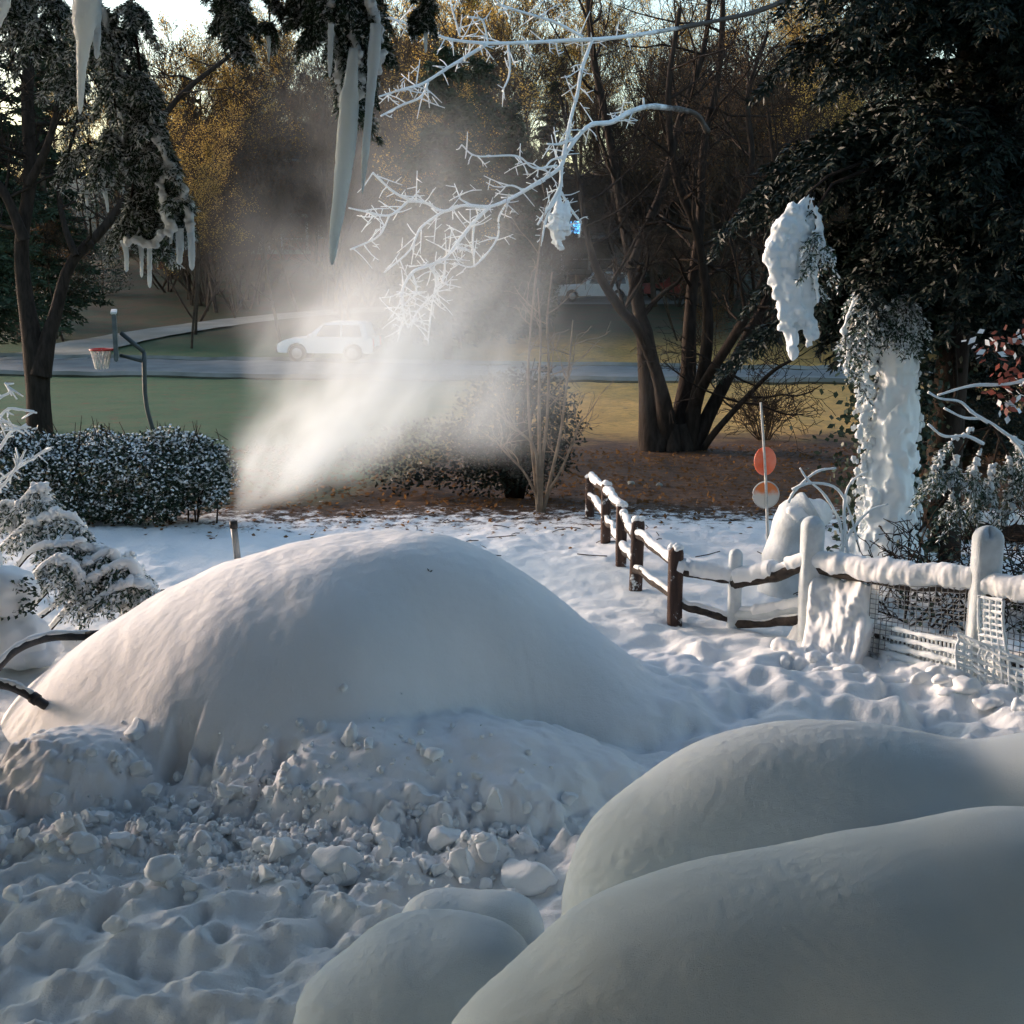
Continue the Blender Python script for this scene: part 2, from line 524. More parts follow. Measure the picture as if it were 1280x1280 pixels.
ly = math_n(nt, 'ADD', ly, math_n(nt, 'MULTIPLY', math_n(nt, 'SUBTRACT', 1.0, lawnside), 9))
base = mix_n(nt, ramp_n(nt, ly, 27, 31), litter, lawn)
wood = mix_n(nt, ramp_n(nt, n1, .4, .6), (.075, .055, .030), (.045, .060, .030))
base = mix_n(nt, ramp_n(nt, gy, 62, 74), base, wood)
sy = math_n(nt, 'ADD', gy, math_n(nt, 'MULTIPLY', math_n(nt, 'SUBTRACT', n2, .5), 5.0))
sy = math_n(nt, 'ADD', sy, math_n(nt, 'MULTIPLY', math_n(nt, 'SUBTRACT', n3, .5), 2.5))
sm = ramp_n(nt, sy, 18.3, 17.2)
snowc = mix_n(nt, ramp_n(nt, n1, .3, .7), (.85, .86, .855), (.78, .80, .80))
nt.links.new(mix_n(nt, sm, base, snowc), bs.inputs['Base Color'])
bs.inputs['Roughness'].default_value = .75
bs.inputs['Specular IOR Level'].default_value = .2
hh = math_n(nt, 'ADD', noise_n(nt, geo, 70, 3, .7), math_n(nt, 'MULTIPLY', noise_n(nt, geo, 14, 3), 1.8))
bump_n(nt, bs, hh, .55, .012)
M['ground'] = m

# ------------------------------------------------------------------ ground, street, driveways
def grow(a, b, s0, ratio):
    out, x, s = [], a, s0
    sg = 1 if b > a else -1
    while (b - x) * sg > 0:
        s *= ratio
        x += sg * s
        out.append(x)
    return out
xs = np.arange(-4.8, 4.81, .028)
xs = np.array(sorted(grow(-4.8, -1600, .03, 1.14)) + list(xs) + grow(4.8, 1600, .03, 1.14))
ys = np.arange(5.2, 13.6, .028)
ys = np.concatenate([np.array(sorted(grow(5.2, -60, .05, 1.25))), ys, np.arange(13.6, 20, .06), np.arange(20, 110, .9), np.array(grow(110, 2300, 1.5, 1.1))])
X, Y = np.meshgrid(xs, ys)
Z = ground_z(X.ravel(), Y.ravel()).reshape(X.shape)
tag(MB().grid(X, Y, Z).build('ground', M['ground']), kind='structure')

def ribbon(name, mat, ctr, width, lift, n=60, across=8):
    P = spline([(x, y, 0) for x, y in ctr], n)
    T = np.gradient(P, axis=0); T /= np.linalg.norm(T, axis=1)[:, None]
    S = np.stack([T[:, 1], -T[:, 0], 0 * T[:, 0]], 1)
    w = np.broadcast_to(width, (n,))
    u = np.linspace(-.5, .5, across)
    Q = P[:, None] + S[:, None] * (w[:, None] * u[None])[..., None]
    Zq = ground_z(Q[..., 0].ravel(), Q[..., 1].ravel()).reshape(Q.shape[:2]) + lift
    mb = MB().grid(Q[..., 0], Q[..., 1], Zq)
    return tag(mb.build(name, mat), kind='structure')

ribbon('street', M['asphalt'], [(-90, 66), (-40, 59), (-17, 55), (6, 51.5), (30, 49), (80, 47)], 7.0, .07, 120)
for k, off in enumerate((-3.75, 3.75)):
    kb = MB()
    P = spline([(-90, 66 + off, 0), (-40, 59 + off, 0), (-17, 55 + off, 0), (6, 51.5 + off, 0), (30, 49 + off, 0), (80, 47 + off, 0)], 120)
    P[:, 2] = ground_z(P[:, 0], P[:, 1]) + .08
    kb.tube(P, .13, 4)
    tag(kb.build('kerb', M['kerb'], smooth=False), kind='structure')
ribbon('driveway', M['concrete'], [(-20, 58.2), (-20.5, 63), (-19.5, 70), (-16.5, 77), (-13, 82), (-9, 85), (-5, 86)], 3.6, .08, 60)
ribbon('parking_pad', M['concrete'], [(0, 92), (6, 92), (12, 92)], 6, .1, 20)

# ------------------------------------------------------------------ the big heap of made snow
def mound_h(x, y):
    cx, cy = -1.12, 10.25
    dx, dy = x - cx, y - cy
    rx = np.where(dx < 0, 2.85, 2.62); ry = np.where(dy < 0, 1.95, 2.3)
    r = np.sqrt((dx / rx) ** 2 + (dy / ry) ** 2) + .03 * vnoise(x / 1.1, y / 1.1, 0, 41)
    main = 1.19 * np.clip(1 - r ** 2.45, 0, None) ** (1.12 + .95 * sstep(-.2, 1.8, dx))
    toe = .16 * np.exp(-((dx - .9) / 1.9) ** 2 - (dy / 1.8) ** 2)
    h = main + toe
    # steep scooped face towards the house, deeper on the right
    h = h - .80 * gauss(x, y, -.02, 9.06, .66, .36, .40) - .12 * gauss(x, y, .0, 9.52, .50, .35, .4) - .10 * gauss(x, y, -.55, 9.5, .5, .35, .2)
    # shovelled apron in front
    ar = np.sqrt(((x + .70) / 1.70) ** 2 + ((y - 8.70) / .92) ** 2) + .05 * vnoise(x / .4, y / .4, 0, 42)
    ap = .42 * np.clip(1 - ar ** 2.2, 0, None) + .03 * fbm(x / .22, y / .22, 0, 43, 3) * (ar < 1)
    a2 = np.sqrt(((x + 2.95) / .62) ** 2 + ((y - 8.7) / .62) ** 2)
    ap2 = .34 * np.clip(1 - a2 ** 2.2, 0, None)
    k = .035
    smax = lambda a_, b_, q: q * np.logaddexp(a_ / q, b_ / q) - q * .69 * np.exp(-np.maximum(a_, b_) / .08)
    h = smax(h, ap, .045)
    h = smax(h, ap2, .06)
    def slot(cx_, cy_, w_, l_, ro):
        c_, s_ = math.cos(ro), math.sin(ro)
        u, v = (x - cx_) * c_ + (y - cy_) * s_, -(x - cx_) * s_ + (y - cy_) * c_
        u = u + .03 * vnoise(x / .12, y / .12, 0, 52)
        return sstep(w_, w_ * .55, np.abs(u)) * sstep(l_, l_ * .75, np.abs(v))
    cut = .24 * slot(-2.30, 8.45, .13, .42, -.25) + .14 * slot(-2.02, 8.36, .10, .34, .1) + .12 * slot(-1.55, 8.30, .10, .26, -.3)
    h = h - cut * sstep(.02, .3, h)
    lx, ly = x - (.12 + (9.55 - y) * .42), y - 9.25
    h = h - .03 * np.exp(-(lx / .022) ** 2 - (ly / .38) ** 2)
    h = h + .022 * fbm(x / .7, y / .7, 0, 46, 2) * sstep(.05, .3, h) + .0035 * vnoise(x / .12 + y * 2, y / .4, 0, 49) * sstep(.1, .4, h) + .003 * vnoise(x / .05, y / .05, 0, 55)
    foot = sstep(9.3, 8.5, y) * sstep(.46, .2, h) * sstep(.9, .2, x)
    foot = foot * np.maximum(.18, np.maximum(sstep(-.7, -1.5, x + .3 * vnoise(x / .5, y / .5, 0, 56)), sstep(8.3, 7.95, y)))
    cl = np.maximum(0, fbm(x / .17, y / .15, 0, 47, 3) + .1)
    h = h + foot * (.02 * cl + .06 * chunks(x / .17 + .3 * vnoise(x / .1, y / .1), y / .15, 53) + .04 * chunks(x / .08, y / .08, 54) + .03 * vnoise(x / .42, y / .35, 0, 48) + .008 * vnoise(x / .05, y / .05, 0, 50))
    return h
xm = np.arange(-4.6, 2.2, .022); ym = np.arange(7.3, 13.0, .022)
X, Y = np.meshgrid(xm, ym)
H = mound_h(X, Y)
edge = np.minimum.reduce([sstep(-4.6, -4.2, X), sstep(2.2, 1.8, X), sstep(7.3, 7.6, Y), sstep(13.0, 12.6, Y)])
base_g = ground_z(X.ravel(), Y.ravel(), False).reshape(X.shape)
gd = ground_z(X.ravel(), Y.ravel()).reshape(X.shape)
Z = base_g + (gd - base_g) * sstep(.35, 0, H) + H * edge - .05 * sstep(.12, .0, H * edge)
mo = MB().grid(X, Y, Z).build('snow_mound', M['snow_mound'], loc=(-1.15, 10.25, 0))
tag(mo, 'huge smooth heap of made snow in the middle of the yard', 'snow mound')
def surf_z(x, y):
    return max(gz(x, y), float(mound_h(np.array([x]), np.array([y]))[0]) + float(ground_z(np.array([x]), np.array([y]), False)[0]))
def shit(px, py):
    d = pdir(px, py)
    ts = np.linspace(3 / d[1], 40 / d[1], 4000)
    P = np.array([0, 0, CAM_H])[None] + d[None] * ts[:, None]
    s = np.maximum(ground_z(P[:, 0], P[:, 1]), mound_h(P[:, 0], P[:, 1]) * ((P[:, 1] > 7.3) & (P[:, 1] < 13) & (P[:, 0] > -4.6) & (P[:, 0] < 2.2)))
    return P[int(np.argmax(P[:, 2] < s))]

# ------------------------------------------------------------------ broken snow
clod_me = []
def clod_mesh(k):
    r = np.random.default_rng(300 + k)
    V, F = ico(3)
    V = V.copy()
    for _ in range(8 + k % 3):                      # chop flat faces like broken crust
        nrm = r.normal(size=3); nrm /= np.linalg.norm(nrm)
        lim = r.uniform(.42, .8)
        d = V @ nrm
        V = V - np.clip(d - lim, 0, None)[:, None] * nrm
    V = V * (1 + .13 * vnoise(V[:, 0] * 1.8 + k, V[:, 1] * 1.8, V[:, 2] * 1.8, 7) + .12 * vnoise(V[:, 0] * 4 + k, V[:, 1] * 4, V[:, 2] * 4, 17) + .07 * vnoise(V[:, 0] * 7 + k, V[:, 1] * 7, V[:, 2] * 7, 8))[:, None]
    V = V * np.array([r.uniform(.8, 1.2), r.uniform(.8, 1.1), r.uniform(.65, 1.0)])
    mb = MB(); mb.add(V, F)
    o = mb.build('snow_clod', M['clod'])
    return o
protos = [clod_mesh(k) for k in range(9)]
def clod(px, py, wpx, k=None, label=None, sc=(1, 1, 1), sink=.5):
    p = shit(px, py)
    k = random.randrange(9) if k is None else k
    o = protos[k].copy(); COL.objects.link(o)
    s = wpx / 2 / FPX * p[1] * 1.15
    o.scale = (s * sc[0], s * sc[1], s * sc[2])
    o.rotation_euler = (random.uniform(-.4, .4), random.uniform(-.4, .4), random.uniform(0, 6.28))
    if label: o.rotation_euler = (0, 0, random.uniform(0, 6.28))
    o.location = (p[0], p[1], surf_z(p[0], p[1]) + s * sc[2] * (.8 - sink))
    side = 'at the left end of' if px < 180 else 'in the left half of' if px < 320 else 'in the middle of' if px < 450 else 'in the right half of'
    sz_ = 'tiny' if wpx < 17 else 'small' if wpx < 27 else 'fist sized'
    return tag(o, label or '%s lump of broken snow crust %s the shovelled rubble' % (sz_, side), 'snow clod', 'snow clods before the mound')
clod(438, 930, 30, 0, 'upright oval snow lump high on the front of the mound', (.9, .7, 1.6))
clod(462, 935, 20, 3, 'small grey snow lump just right of the upright oval lump')
clod(172, 915, 36, 4, 'wide snow lump high on the left shoulder of the mound', (1.3, 1, .7))
clod(180, 965, 32, 5, 'blocky snow lump beside the spade cuts')
clod(560, 1060, 40, 2, 'rounded snow lump under the little standing pillar', (1, 1, 1.1))
clod(560, 1032, 17, 6, 'little upright pillar of snow standing on a rounded lump', (.9, .9, 1.9))
clod(422, 1090, 54, 7, 'largest flat faced block of snow crust in the rubble', (1.1, 1, .8))
clod(480, 1075, 32, 1, 'upright snow block right of the largest flat faced block', (.9, .9, 1.3))
clod(540, 950, 28, 8, 'lone snow lump right of centre on the shovelled apron')
clod(713, 1002, 24, 2, 'lone snow ball at the far right of the apron')
clod(660, 1015, 16, 5, 'pointed bit of snow near the right foot of the mound', (.8, .8, 1.6))
clod(660, 1105, 60, 7, 'large snow block beside the dark near shrubs', (1.2, 1, .8))
clod(580, 1095, 44, 1, 'rounded snow block at the right end of the rubble')
clod(205, 1100, 46, 3, 'big rounded snow lump at the lower left of the rubble')
clod(145, 1165, 30, 3, 'lone grey snow lump low on the left of the trodden snow')
clod(350, 1070, 44, 4, 'dark grey snow lump in the middle of the rubble', (1, 1, 1.1))
clod(20, 1130, 34, 8, 'snow lump at the left edge of the picture')
for i in range(95):
    t = random.random()
    px = random.uniform(-5, 640)
    py = random.gauss(1072 + (px - 300) * .06, 27)
    clod(px, py, random.choice([10, 12, 14, 16, 18, 22, 26, 34]) * random.uniform(.8, 1.15))
for i in range(14):
    clod(random.uniform(60, 420), random.uniform(985, 1050), random.choice([10, 14, 18, 22, 28]))
for o in protos:
    bpy.data.objects.remove(o)
cb = MB()
pts, sz = [], []
for i in range(1100):
    px = random.triangular(-10, 700, 340); py = random.gauss(1095, 38)
    x, y = (px - 640) / FPX, 0
    d = 6120 / (py - 300)
    x = (px - 640) / FPX * d
    s = random.choice([.007, .009, .012, .016, .02, .03]) * random.uniform(.8, 1.2)
    pts.append((x, d, 0)); sz.append(s)
pts = np.array(pts); sz = np.array(sz)
pts[:, 2] = np.maximum(ground_z(pts[:, 0], pts[:, 1]), mound_h(pts[:, 0], pts[:, 1]) * (pts[:, 1] > 7.6)) + sz * .35
cb.blobs(pts, sz[:, None] * rng.uniform(.7, 1.25, (len(sz), 3)), 2, .4, 5)
tag(cb.build('snow_crumbs', M['clod']), 'loose crumbs of broken snow strewn before the mound', 'snow crumbs', kind='stuff')

# ------------------------------------------------------------------ snow-buried shrubs close to the house
def buried_shrub(name, lobes, label, seed, rough=.012):
    """dome whose height field is the smooth union of lobes (cx, cy, z_top, rx, ry, power)"""
    x0 = min(l[0] - l[3] for l in lobes) - .05; x1 = max(l[0] + l[3] for l in lobes) + .05
    y0 = min(l[1] - l[4] for l in lobes) - .05; y1 = max(l[1] + l[4] for l in lobes) + .05
    cx, cy = lobes[0][0], lobes[0][1]
    V, F = ico(7 if seed < 3 else 6)
    # sphere directions: find the lobe union radius by marching outwards
    c = np.array([cx, cy, lobes[0][2] * .45])
    def field(P):
        f = np.zeros(len(P))
        for (lx, ly, lt, rx, ry, pw) in lobes:
            hz = lt * .55
            q = (np.abs((P[:, 0] - lx) / rx) ** pw + np.abs((P[:, 1] - ly) / ry) ** pw + np.abs((P[:, 2] - (lt - hz)) / hz) ** pw) ** (1 / pw)
            f += np.exp(-6 * (q - 1))
        return f
    last = np.full(len(V), .05)
    for t in np.linspace(.05, 2.6, 60):
        last = np.where(field(c + V * t) >= 1, t, last)
    lo_, hi_ = last, last + 2.55 / 59
    for _ in range(14):
        mid = (lo_ + hi_) / 2
        ins = field(c + V * mid[:, None]) >= 1
        lo_ = np.where(ins, mid, lo_); hi_ = np.where(ins, hi_, mid)
    P = c + V * lo_[:, None]
    n = .018 * fbm(P[:, 0] / .8, P[:, 1] / .7, P[:, 2] / .7, 60 + seed, 2) + .0010 * fbm(P[:, 0] / .16, P[:, 1] / .16, P[:, 2] / .16, 70 + seed, 2) + .0022 * vnoise(P[:, 0] / .022, P[:, 1] / .025, P[:, 2] / .025, 75)
    lf_ = sstep(.0, -.8, V[:, 0]) * sstep(.75, .1, V[:, 2])
    n = n + lf_ * (.004 * vnoise(P[:, 0] / .05, P[:, 1] / .05, P[:, 2] / .05, 76) + .006 * vnoise(P[:, 0] / .022, P[:, 1] / .022, P[:, 2] / .022, 77))
    P = P + V * n[:, None]
    root = thing(name, (cx, cy, 0), label, 'shrub', 'snow buried shrubs by the house')
    mb = MB(); mb.add(P, F)
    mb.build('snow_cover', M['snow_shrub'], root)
    st = MB()
    for k in range(5):
        a = k * 1.256
        st.tube(spline([(cx + .07 * math.cos(a), cy + .07 * math.sin(a), -.05), (cx + .15 * math.cos(a), cy + .15 * math.sin(a), lobes[0][2] * .4)], 4), [.02, .018, .014, .01], 5)
    st.build('stem', M['bark'], root)
    return root
def lobe(px, py, Yc, rx, ry, pw=2.3):
    # py is where the top of the lobe shows
    p = at(px, py, Yc)
    return (p[0], Yc, p[2], rx, ry, pw)
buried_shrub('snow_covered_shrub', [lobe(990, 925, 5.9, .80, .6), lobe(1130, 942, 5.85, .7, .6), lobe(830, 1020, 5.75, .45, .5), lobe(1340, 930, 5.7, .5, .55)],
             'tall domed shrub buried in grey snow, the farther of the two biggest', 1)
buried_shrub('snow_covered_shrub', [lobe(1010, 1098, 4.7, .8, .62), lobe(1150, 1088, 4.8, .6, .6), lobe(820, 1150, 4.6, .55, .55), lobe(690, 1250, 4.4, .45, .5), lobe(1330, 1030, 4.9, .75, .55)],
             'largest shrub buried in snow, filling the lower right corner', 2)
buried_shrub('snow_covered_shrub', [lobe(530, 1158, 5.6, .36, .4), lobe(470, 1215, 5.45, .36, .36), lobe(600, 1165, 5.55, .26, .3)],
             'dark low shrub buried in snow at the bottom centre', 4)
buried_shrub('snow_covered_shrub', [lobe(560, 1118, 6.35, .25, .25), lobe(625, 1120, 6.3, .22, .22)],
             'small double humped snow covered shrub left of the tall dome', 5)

# ------------------------------------------------------------------ unseen house wall and porch roof, added to darken the near yard
hw0 = MB().box((0, -.6, 3.0), (20, .3, 6.6)).build('unseen_house_wall', M['siding'], smooth=False)
tag(hw0, kind='structure')
shade_roof = MB().box((0, 1.9, 4.85), (22, 5.0, .2)).build('porch_roof', M['roof'], hw0, smooth=False)  # deep roof out of view, added to cut sky light on the shrubs

# ------------------------------------------------------------------ snow gun pipe and hoses
top = at(292, 656, 11.6); bot = at(303, 760, 11.55)
bot = bot.copy(); bot[2] = gz(bot[0], bot[1])
bot[0] = top[0] + .10
pr = thing('snow_gun_pipe', bot, 'slim grey upright pipe spraying mist behind the mound', 'snow gun')
MB().tube(spline([bot, top], 8), .030, 12).build('pipe', M['pipe'], pr)
MB().tube([top - [0, 0, .03], top + [-.001, 0, .035]], .036, 12).build('nozzle', M['black'], pr)
MB().tube([bot * .35 + top * .65, bot * .33 + top * .67], .037, 12).build('collar', M['metal'], pr)

def hose(pix, r, label):
    P = [at(px, py, Y) for px, py, Y in pix]
    P = spline(P, 40)
    rt = thing('water_hose', P[0], label, 'hose', 'hoses feeding the snow gun')
    MB().tube(P, r, 12).build('hose_tube', M['hose'], rt)
    S = P[6:34] + np.array([0, 0, r * .75])
    MB().tube(S, r * .6 * (1 + .4 * vnoise(np.arange(28) * .6, 3.0)), 7).build('frost_crust', M['frost'], rt)
    q = P[-9]; q2 = P[-6]
    MB().tube([q, q2], r * 1.25, 12).build('coupling', M['black'], rt)
hose([(-60, 900, 9.9), (-10, 842, 10.1), (20, 812, 10.3), (60, 797, 10.5), (110, 795, 10.55), (160, 792, 10.5)], .036, 'upper dark hose arching out of the snow into the left of the mound')
hose([(-60, 850, 9.7), (0, 855, 9.6), (28, 864, 9.55), (60, 884, 9.5)], .036, 'lower short dark hose end sticking out of the snow at left')

# ------------------------------------------------------------------ split rail fence
fence = thing('split_rail_fence', (1.54, 12.9, 0), 'snowy split rail fence with wire mesh running back into the yard', 'fence')
def fpos(px, py):
    return ghit(px, py)
def post(px, ytop, xy, w, dep, mat, capmat=None, lobes=1, lean=(0, 0)):
    x, y = xy
    top = at(px, ytop, y)[2]
    z0 = gz(x, y) - .15
    n = 22
    zs = np.concatenate([np.linspace(z0, top - w * .5, n - 7), top - w * .5 + w * .5 * np.sin(np.linspace(.1, 1, 7) * math.pi / 2)])
    V = []
    sides = 20
    for i, z in enumerate(zs):
        u = max(0, (z - (top - w * .5)) / (w * .5)); k = math.sqrt(max(0.0, 1 - u * u)) if u > 0 else 1
        a = np.arange(sides) / sides * 2 * math.pi
        cx = np.sign(np.cos(a)) * np.abs(np.cos(a)) ** .55; sy_ = np.sign(np.sin(a)) * np.abs(np.sin(a)) ** .55
        wob = 1 + .06 * vnoise(np.cos(a) * 1.5, np.sin(a) * 1.5, z * 4 + px, 51)
        t = (z - z0) / (top - z0)
        zz = z - (.35 * w * np.exp(-(cx / .35) ** 2) * (u > 0) * u if lobes == 2 else 0)
        V.append(np.stack([x + lean[0] * t + cx * w / 2 * wob * max(k, .05), y + lean[1] * t + sy_ * dep / 2 * wob * max(.25, k), np.full(sides, 0) + zz], 1))
    V = np.vstack(V)
    i = np.arange(len(zs) - 1)[:, None] * sides; j = np.arange(sides)[None]; k = (j + 1) % sides
    mb = MB(); mb.add(V, np.stack([i + j, i + k, i + sides + k, i + sides + j], -1).reshape(-1, 4))
    mb.F.append(np.arange((len(zs) - 1) * sides, len(zs) * sides)[None])
    o = mb.build('post', mat, fence)
    if capmat:
        cb = MB()
        k = 10
        C = np.stack([x + lean[0] + rng.uniform(-.3, .3, k) * w, y + lean[1] + rng.uniform(-.3, .3, k) * dep, top - rng.uniform(0, .03, k)], 1)
        cb.blobs(C, np.full((k, 3), .035) * [1.1, 1.1, .8], 2, .2, px)
        cb.build('snow', capmat, o)
    return o
XY = {}
for nm, px, py in (('D', 843, 776), ('E', 794, 739), ('F', 776, 708), ('G', 757, 676), ('H', 737, 648), ('C', 917, 781), ('B', 1010, 800)):
    p = fpos(px, py); XY[nm] = (p[0], p[1])
XY['A'] = (at(1233, 700, 10.9)[0], 10.9)
XY['Z'] = (at(1420, 700, 9.9)[0], 9.9)
post(843, 682, XY['D'], .145, .14, M['post_wood'], M['snow'])
post(796, 648, XY['E'], .135, .13, M['post_wood'], M['snow'], lean=(.02, 0))
post(776, 628, XY['F'], .12, .13, M['post_wood'], M['snow'])
post(757, 602, XY['G'], .12, .13, M['post_wood'], M['snow'])
post(737, 594, XY['H'], .12, .13, M['post_wood'], M['snow'])
post(917, 686, XY['C'], .125, .13, M['rimed_wood'])
post(1010, 645, XY['B'], .20, .2, M['rimed_wood'])
post(1234, 657, XY['A'], .235, .2, M['rimed_wood'], lobes=2)
post(1420, 650, XY['Z'], .2, .2, M['rimed_wood'])

def rail(a, ya, b, yb, r, snow_r, seed, xa=0, xb=0, mat=None, plaster=0, sag=.02):
    pa = np.array([*XY[a], 0.0]); pb = np.array([*XY[b], 0.0])
    # ya, yb: picture heights of the rail at each post
    pxa = 640 + pa[0] / pa[1] * FPX; pxb = 640 + pb[0] / pb[1] * FPX
    pa[2] = at(pxa, ya, pa[1])[2]; pb[2] = at(pxb, yb, pb[1])[2]
    t = np.linspace(0, 1, 26)[:, None]
    P = pa * (1 - t) + pb * t
    P[:, 2] -= sag * np.sin(t[:, 0] * math.pi)
    P = P + .018 * np.stack([vnoise(t[:, 0] * 5, seed, 0, 1), vnoise(t[:, 0] * 5, seed, 4, 2), vnoise(t[:, 0] * 5, seed, 9, 3)], 1)
    o = MB().tube(P, r * (1 + .18 * vnoise(t[:, 0] * 6, seed + .5)), 7).build('rail', mat or M['rail_wood'], fence)
    if snow_r:
        n = 90
        tt = np.linspace(.02, .98, n)
        Q = np.stack([np.interp(tt, t[:, 0], P[:, i]) for i in range(3)], 1)
        Q[:, 2] += r * .55 + snow_r * .35
        rr = snow_r * (1 + .10 * fbm(tt * 5, seed + .0, 0, 8, 2))
        rr = np.where(vnoise(tt * 5, seed + .2, 0, 99) < -.55 + .5 * plaster, rr * .6, rr)
        rough_tube(MB(), Q, rr, 18, .16, .10, seed, 200).build('snow', M['snow'], o)
    return P
rail('D', 705, 'E', 668, .042, .045, 1, sag=.0)
rail('D', 747, 'E', 710, .040, .030, 2, sag=.0)
rail('E', 671, 'F', 644, .042, .048, 3, sag=.0)
rail('E', 706, 'F', 682, .04, .045, 4, sag=.0)
rail('F', 636, 'G', 615, .042, .048, 5, sag=.0)
rail('F', 677, 'G', 649, .04, .045, 6, sag=.0)
rail('G', 617, 'H', 596, .04, .048, 7, sag=.0)
rail('G', 644, 'H', 622, .04, .045, 8, sag=.0)
rail('D', 712, 'C', 724, .045, .075, 9)
rail('D', 750, 'C', 776, .042, .03, 10)
rail('C', 728, 'B', 706, .062, .085, 11)
rail('C', 768, 'B', 758, .055, .055, 12, mat=M['rimed_wood'])
rail('C', 777, 'B', 772, .05, .03, 13)
PBA = rail('B', 709, 'A', 736, .065, .105, 14, plaster=.5)
PAZ = rail('A', 738, 'Z', 760, .065, .10, 15, plaster=.5)
PBA2 = rail('B', 772, 'A', 812, .05, .05, 16)
PAZ2 = rail('A', 815, 'Z', 850, .05, .05, 17)

# wire mesh, thin where the wind kept it clear, thick with rime on the near bays
def wire_panel(Pt, u0, u1, z_lo, cell, r, push=.06, seed=0, bulge=None):
    mb = MB()
    t = np.linspace(0, 1, len(Pt))
    us = np.arange(u0, u1, cell)
    L = np.linalg.norm(Pt[-1] - Pt[0])
    g = []
    for u in us:
        b = np.array([np.interp(u / L, t, Pt[:, i]) for i in range(3)])
        nz = max(3, int((b[2] - z_lo) / cell))
        col = []
        for k in range(nz + 1):
            z = b[2] - (b[2] - z_lo) * k / nz
            f = k / nz
            q = np.array([b[0] - push * .45, b[1] - push, z])
            if bulge: q = q + np.array(bulge) * f * f
            q = q + .02 * np.array([vnoise(u * 3 + seed, z * 3), vnoise(u * 3, z * 3 + 7 + seed), 0])
            col.append(q)
        g.append(spline(col, 16))
    g = np.array(g)
    for c in g:
        mb.tube(c, r * (1 + .5 * vnoise(np.arange(len(c)) * .9, seed + c[0, 0] * 9)), 5, cap=False)
    for k in range(16):
        if len(g) > 1:
            mb.tube(g[:, k], r * (1 + .5 * vnoise(np.arange(len(g)) * .8, k + seed)), 5, cap=False)
    return mb
LBA = np.linalg.norm(PBA[-1] - PBA[0]); LAZ = np.linalg.norm(PAZ[-1] - PAZ[0])
wire_panel(PBA, .62, LBA - .12, .05, .055, .0035, .07, 1).build('wire_mesh', M['wire'], fence)
wire_panel(PAZ, .25, LAZ, .05, .055, .0035, .07, 2).build('wire_mesh', M['wire'], fence)
zr = 0.12
wire_panel(PAZ, -.20, .24, -.02, .050, .0150, .17, 3, (.10, -.22, 0)).build('rimed_wire_mesh', M['frost'], fence)
# mesh sheet flaring out to the right at the foot of the double-topped post
mb = MB()
rows, cols = 11, 17
G = np.zeros((rows, cols, 3))
for i in range(rows):
    for j in range(cols):
        u, v_ = j / (cols - 1), i / (rows - 1)
        p = at(1196 + u * 150, 790 + v_ * 80 + u * (62 + 14 * v_), 10.72 - .60 * u - .20 * v_)
        G[i, j] = p + .02 * np.array([vnoise(i * .9, j * .5, 0, 1), vnoise(i * .7, j * .6, 3, 2), vnoise(i * .8, j * .4, 5, 3)])
for i in range(rows):
    mb.tube(G[i], .0150 * (1 + .4 * vnoise(np.arange(cols) * .9, i * 3.0)), 6, cap=False)
for j in range(cols):
    mb.tube(G[:, j], .0140, 5, cap=False)
mb.build('rimed_wire_mesh', M['frost'], fence)
mb = MB()
for i in range(7):
    P = spline([at(1102, 782 + i * 11, 11.5 - .02 * i), at(1155, 794 + i * 12, 11.1 - .02 * i), at(1212, 806 + i * 12.5, 10.75 - .02 * i)], 24)
    rough_tube(mb, P, .020 + .004 * i, 10, .35, .07, i, 70)
for j in range(22):
    u = j / 21
    mb.tube(spline([at(1102 + 110 * u, 778 + 26 * u, 11.5 - .75 * u), at(1102 + 110 * u, 862 + 24 * u, 11.38 - .75 * u)], 5), .011, 5, cap=False)
mb.build('rimed_wire_mesh', M['frost'], fence)
# snow plastered on the first bay
def plaster(P, ua, ub, top_off, bottom, thick, seed, name='snow_plaster'):
    nu, nz = 60, 44
    t = np.linspace(ua, ub, nu)
    B = np.stack([np.interp(t, np.linspace(0, 1, len(P)), P[:, i]) for i in range(3)], 1)
    V = np.zeros((nz, nu, 3))
    for k in range(nz):
        f = k / (nz - 1)
        z = (B[:, 2] - top_off) * (1 - f) + bottom * f + .03 * vnoise(t * 30, f * 4, 0, 83)
        ube = ub - .10 * (ub - ua) * (.5 + .5 * vnoise(z * 7, seed, 0, 85))
        side = np.minimum(sstep(ua, ua + .12 * (ub - ua), t), sstep(ube, ube - .12 * (ub - ua), t))
        th = thick * (.4 + 1.0 * f + 1.5 * f ** 4) * side * sstep(-.02, .14, f) + .045 * fbm(t * 9, z * 5 + seed, 0, 81, 2) * side + .012 * fbm(t * 40 + z * 9, z * 25 + seed, 0, 84, 3) * side
        V[k] = np.stack([B[:, 0] - th * .4, B[:, 1] - .02 - th, z], 1)
    mb = MB(); mb.grid(V[..., 0], V[..., 1], V[..., 2])
    W = V.copy(); W[..., 1] += .06 + np.maximum(0, (B[:, 1] - V[..., 1]))
    mb.grid(W[..., 0], W[..., 1], W[..., 2])
    for s in (0, -1):
        E = np.stack([V[:, s], W[:, s]], 1); mb.grid(E[..., 0], E[..., 1], E[..., 2])
        E = np.stack([V[s], W[s]], 0); mb.grid(E[..., 0], E[..., 1], E[..., 2])
    mb.build(name, M['snow'], fence)
plaster(PBA, -.03, .42, .07, -.02, .20, 1)
plaster(PBA2, .42, .99, .02, -.02, .10, 2)

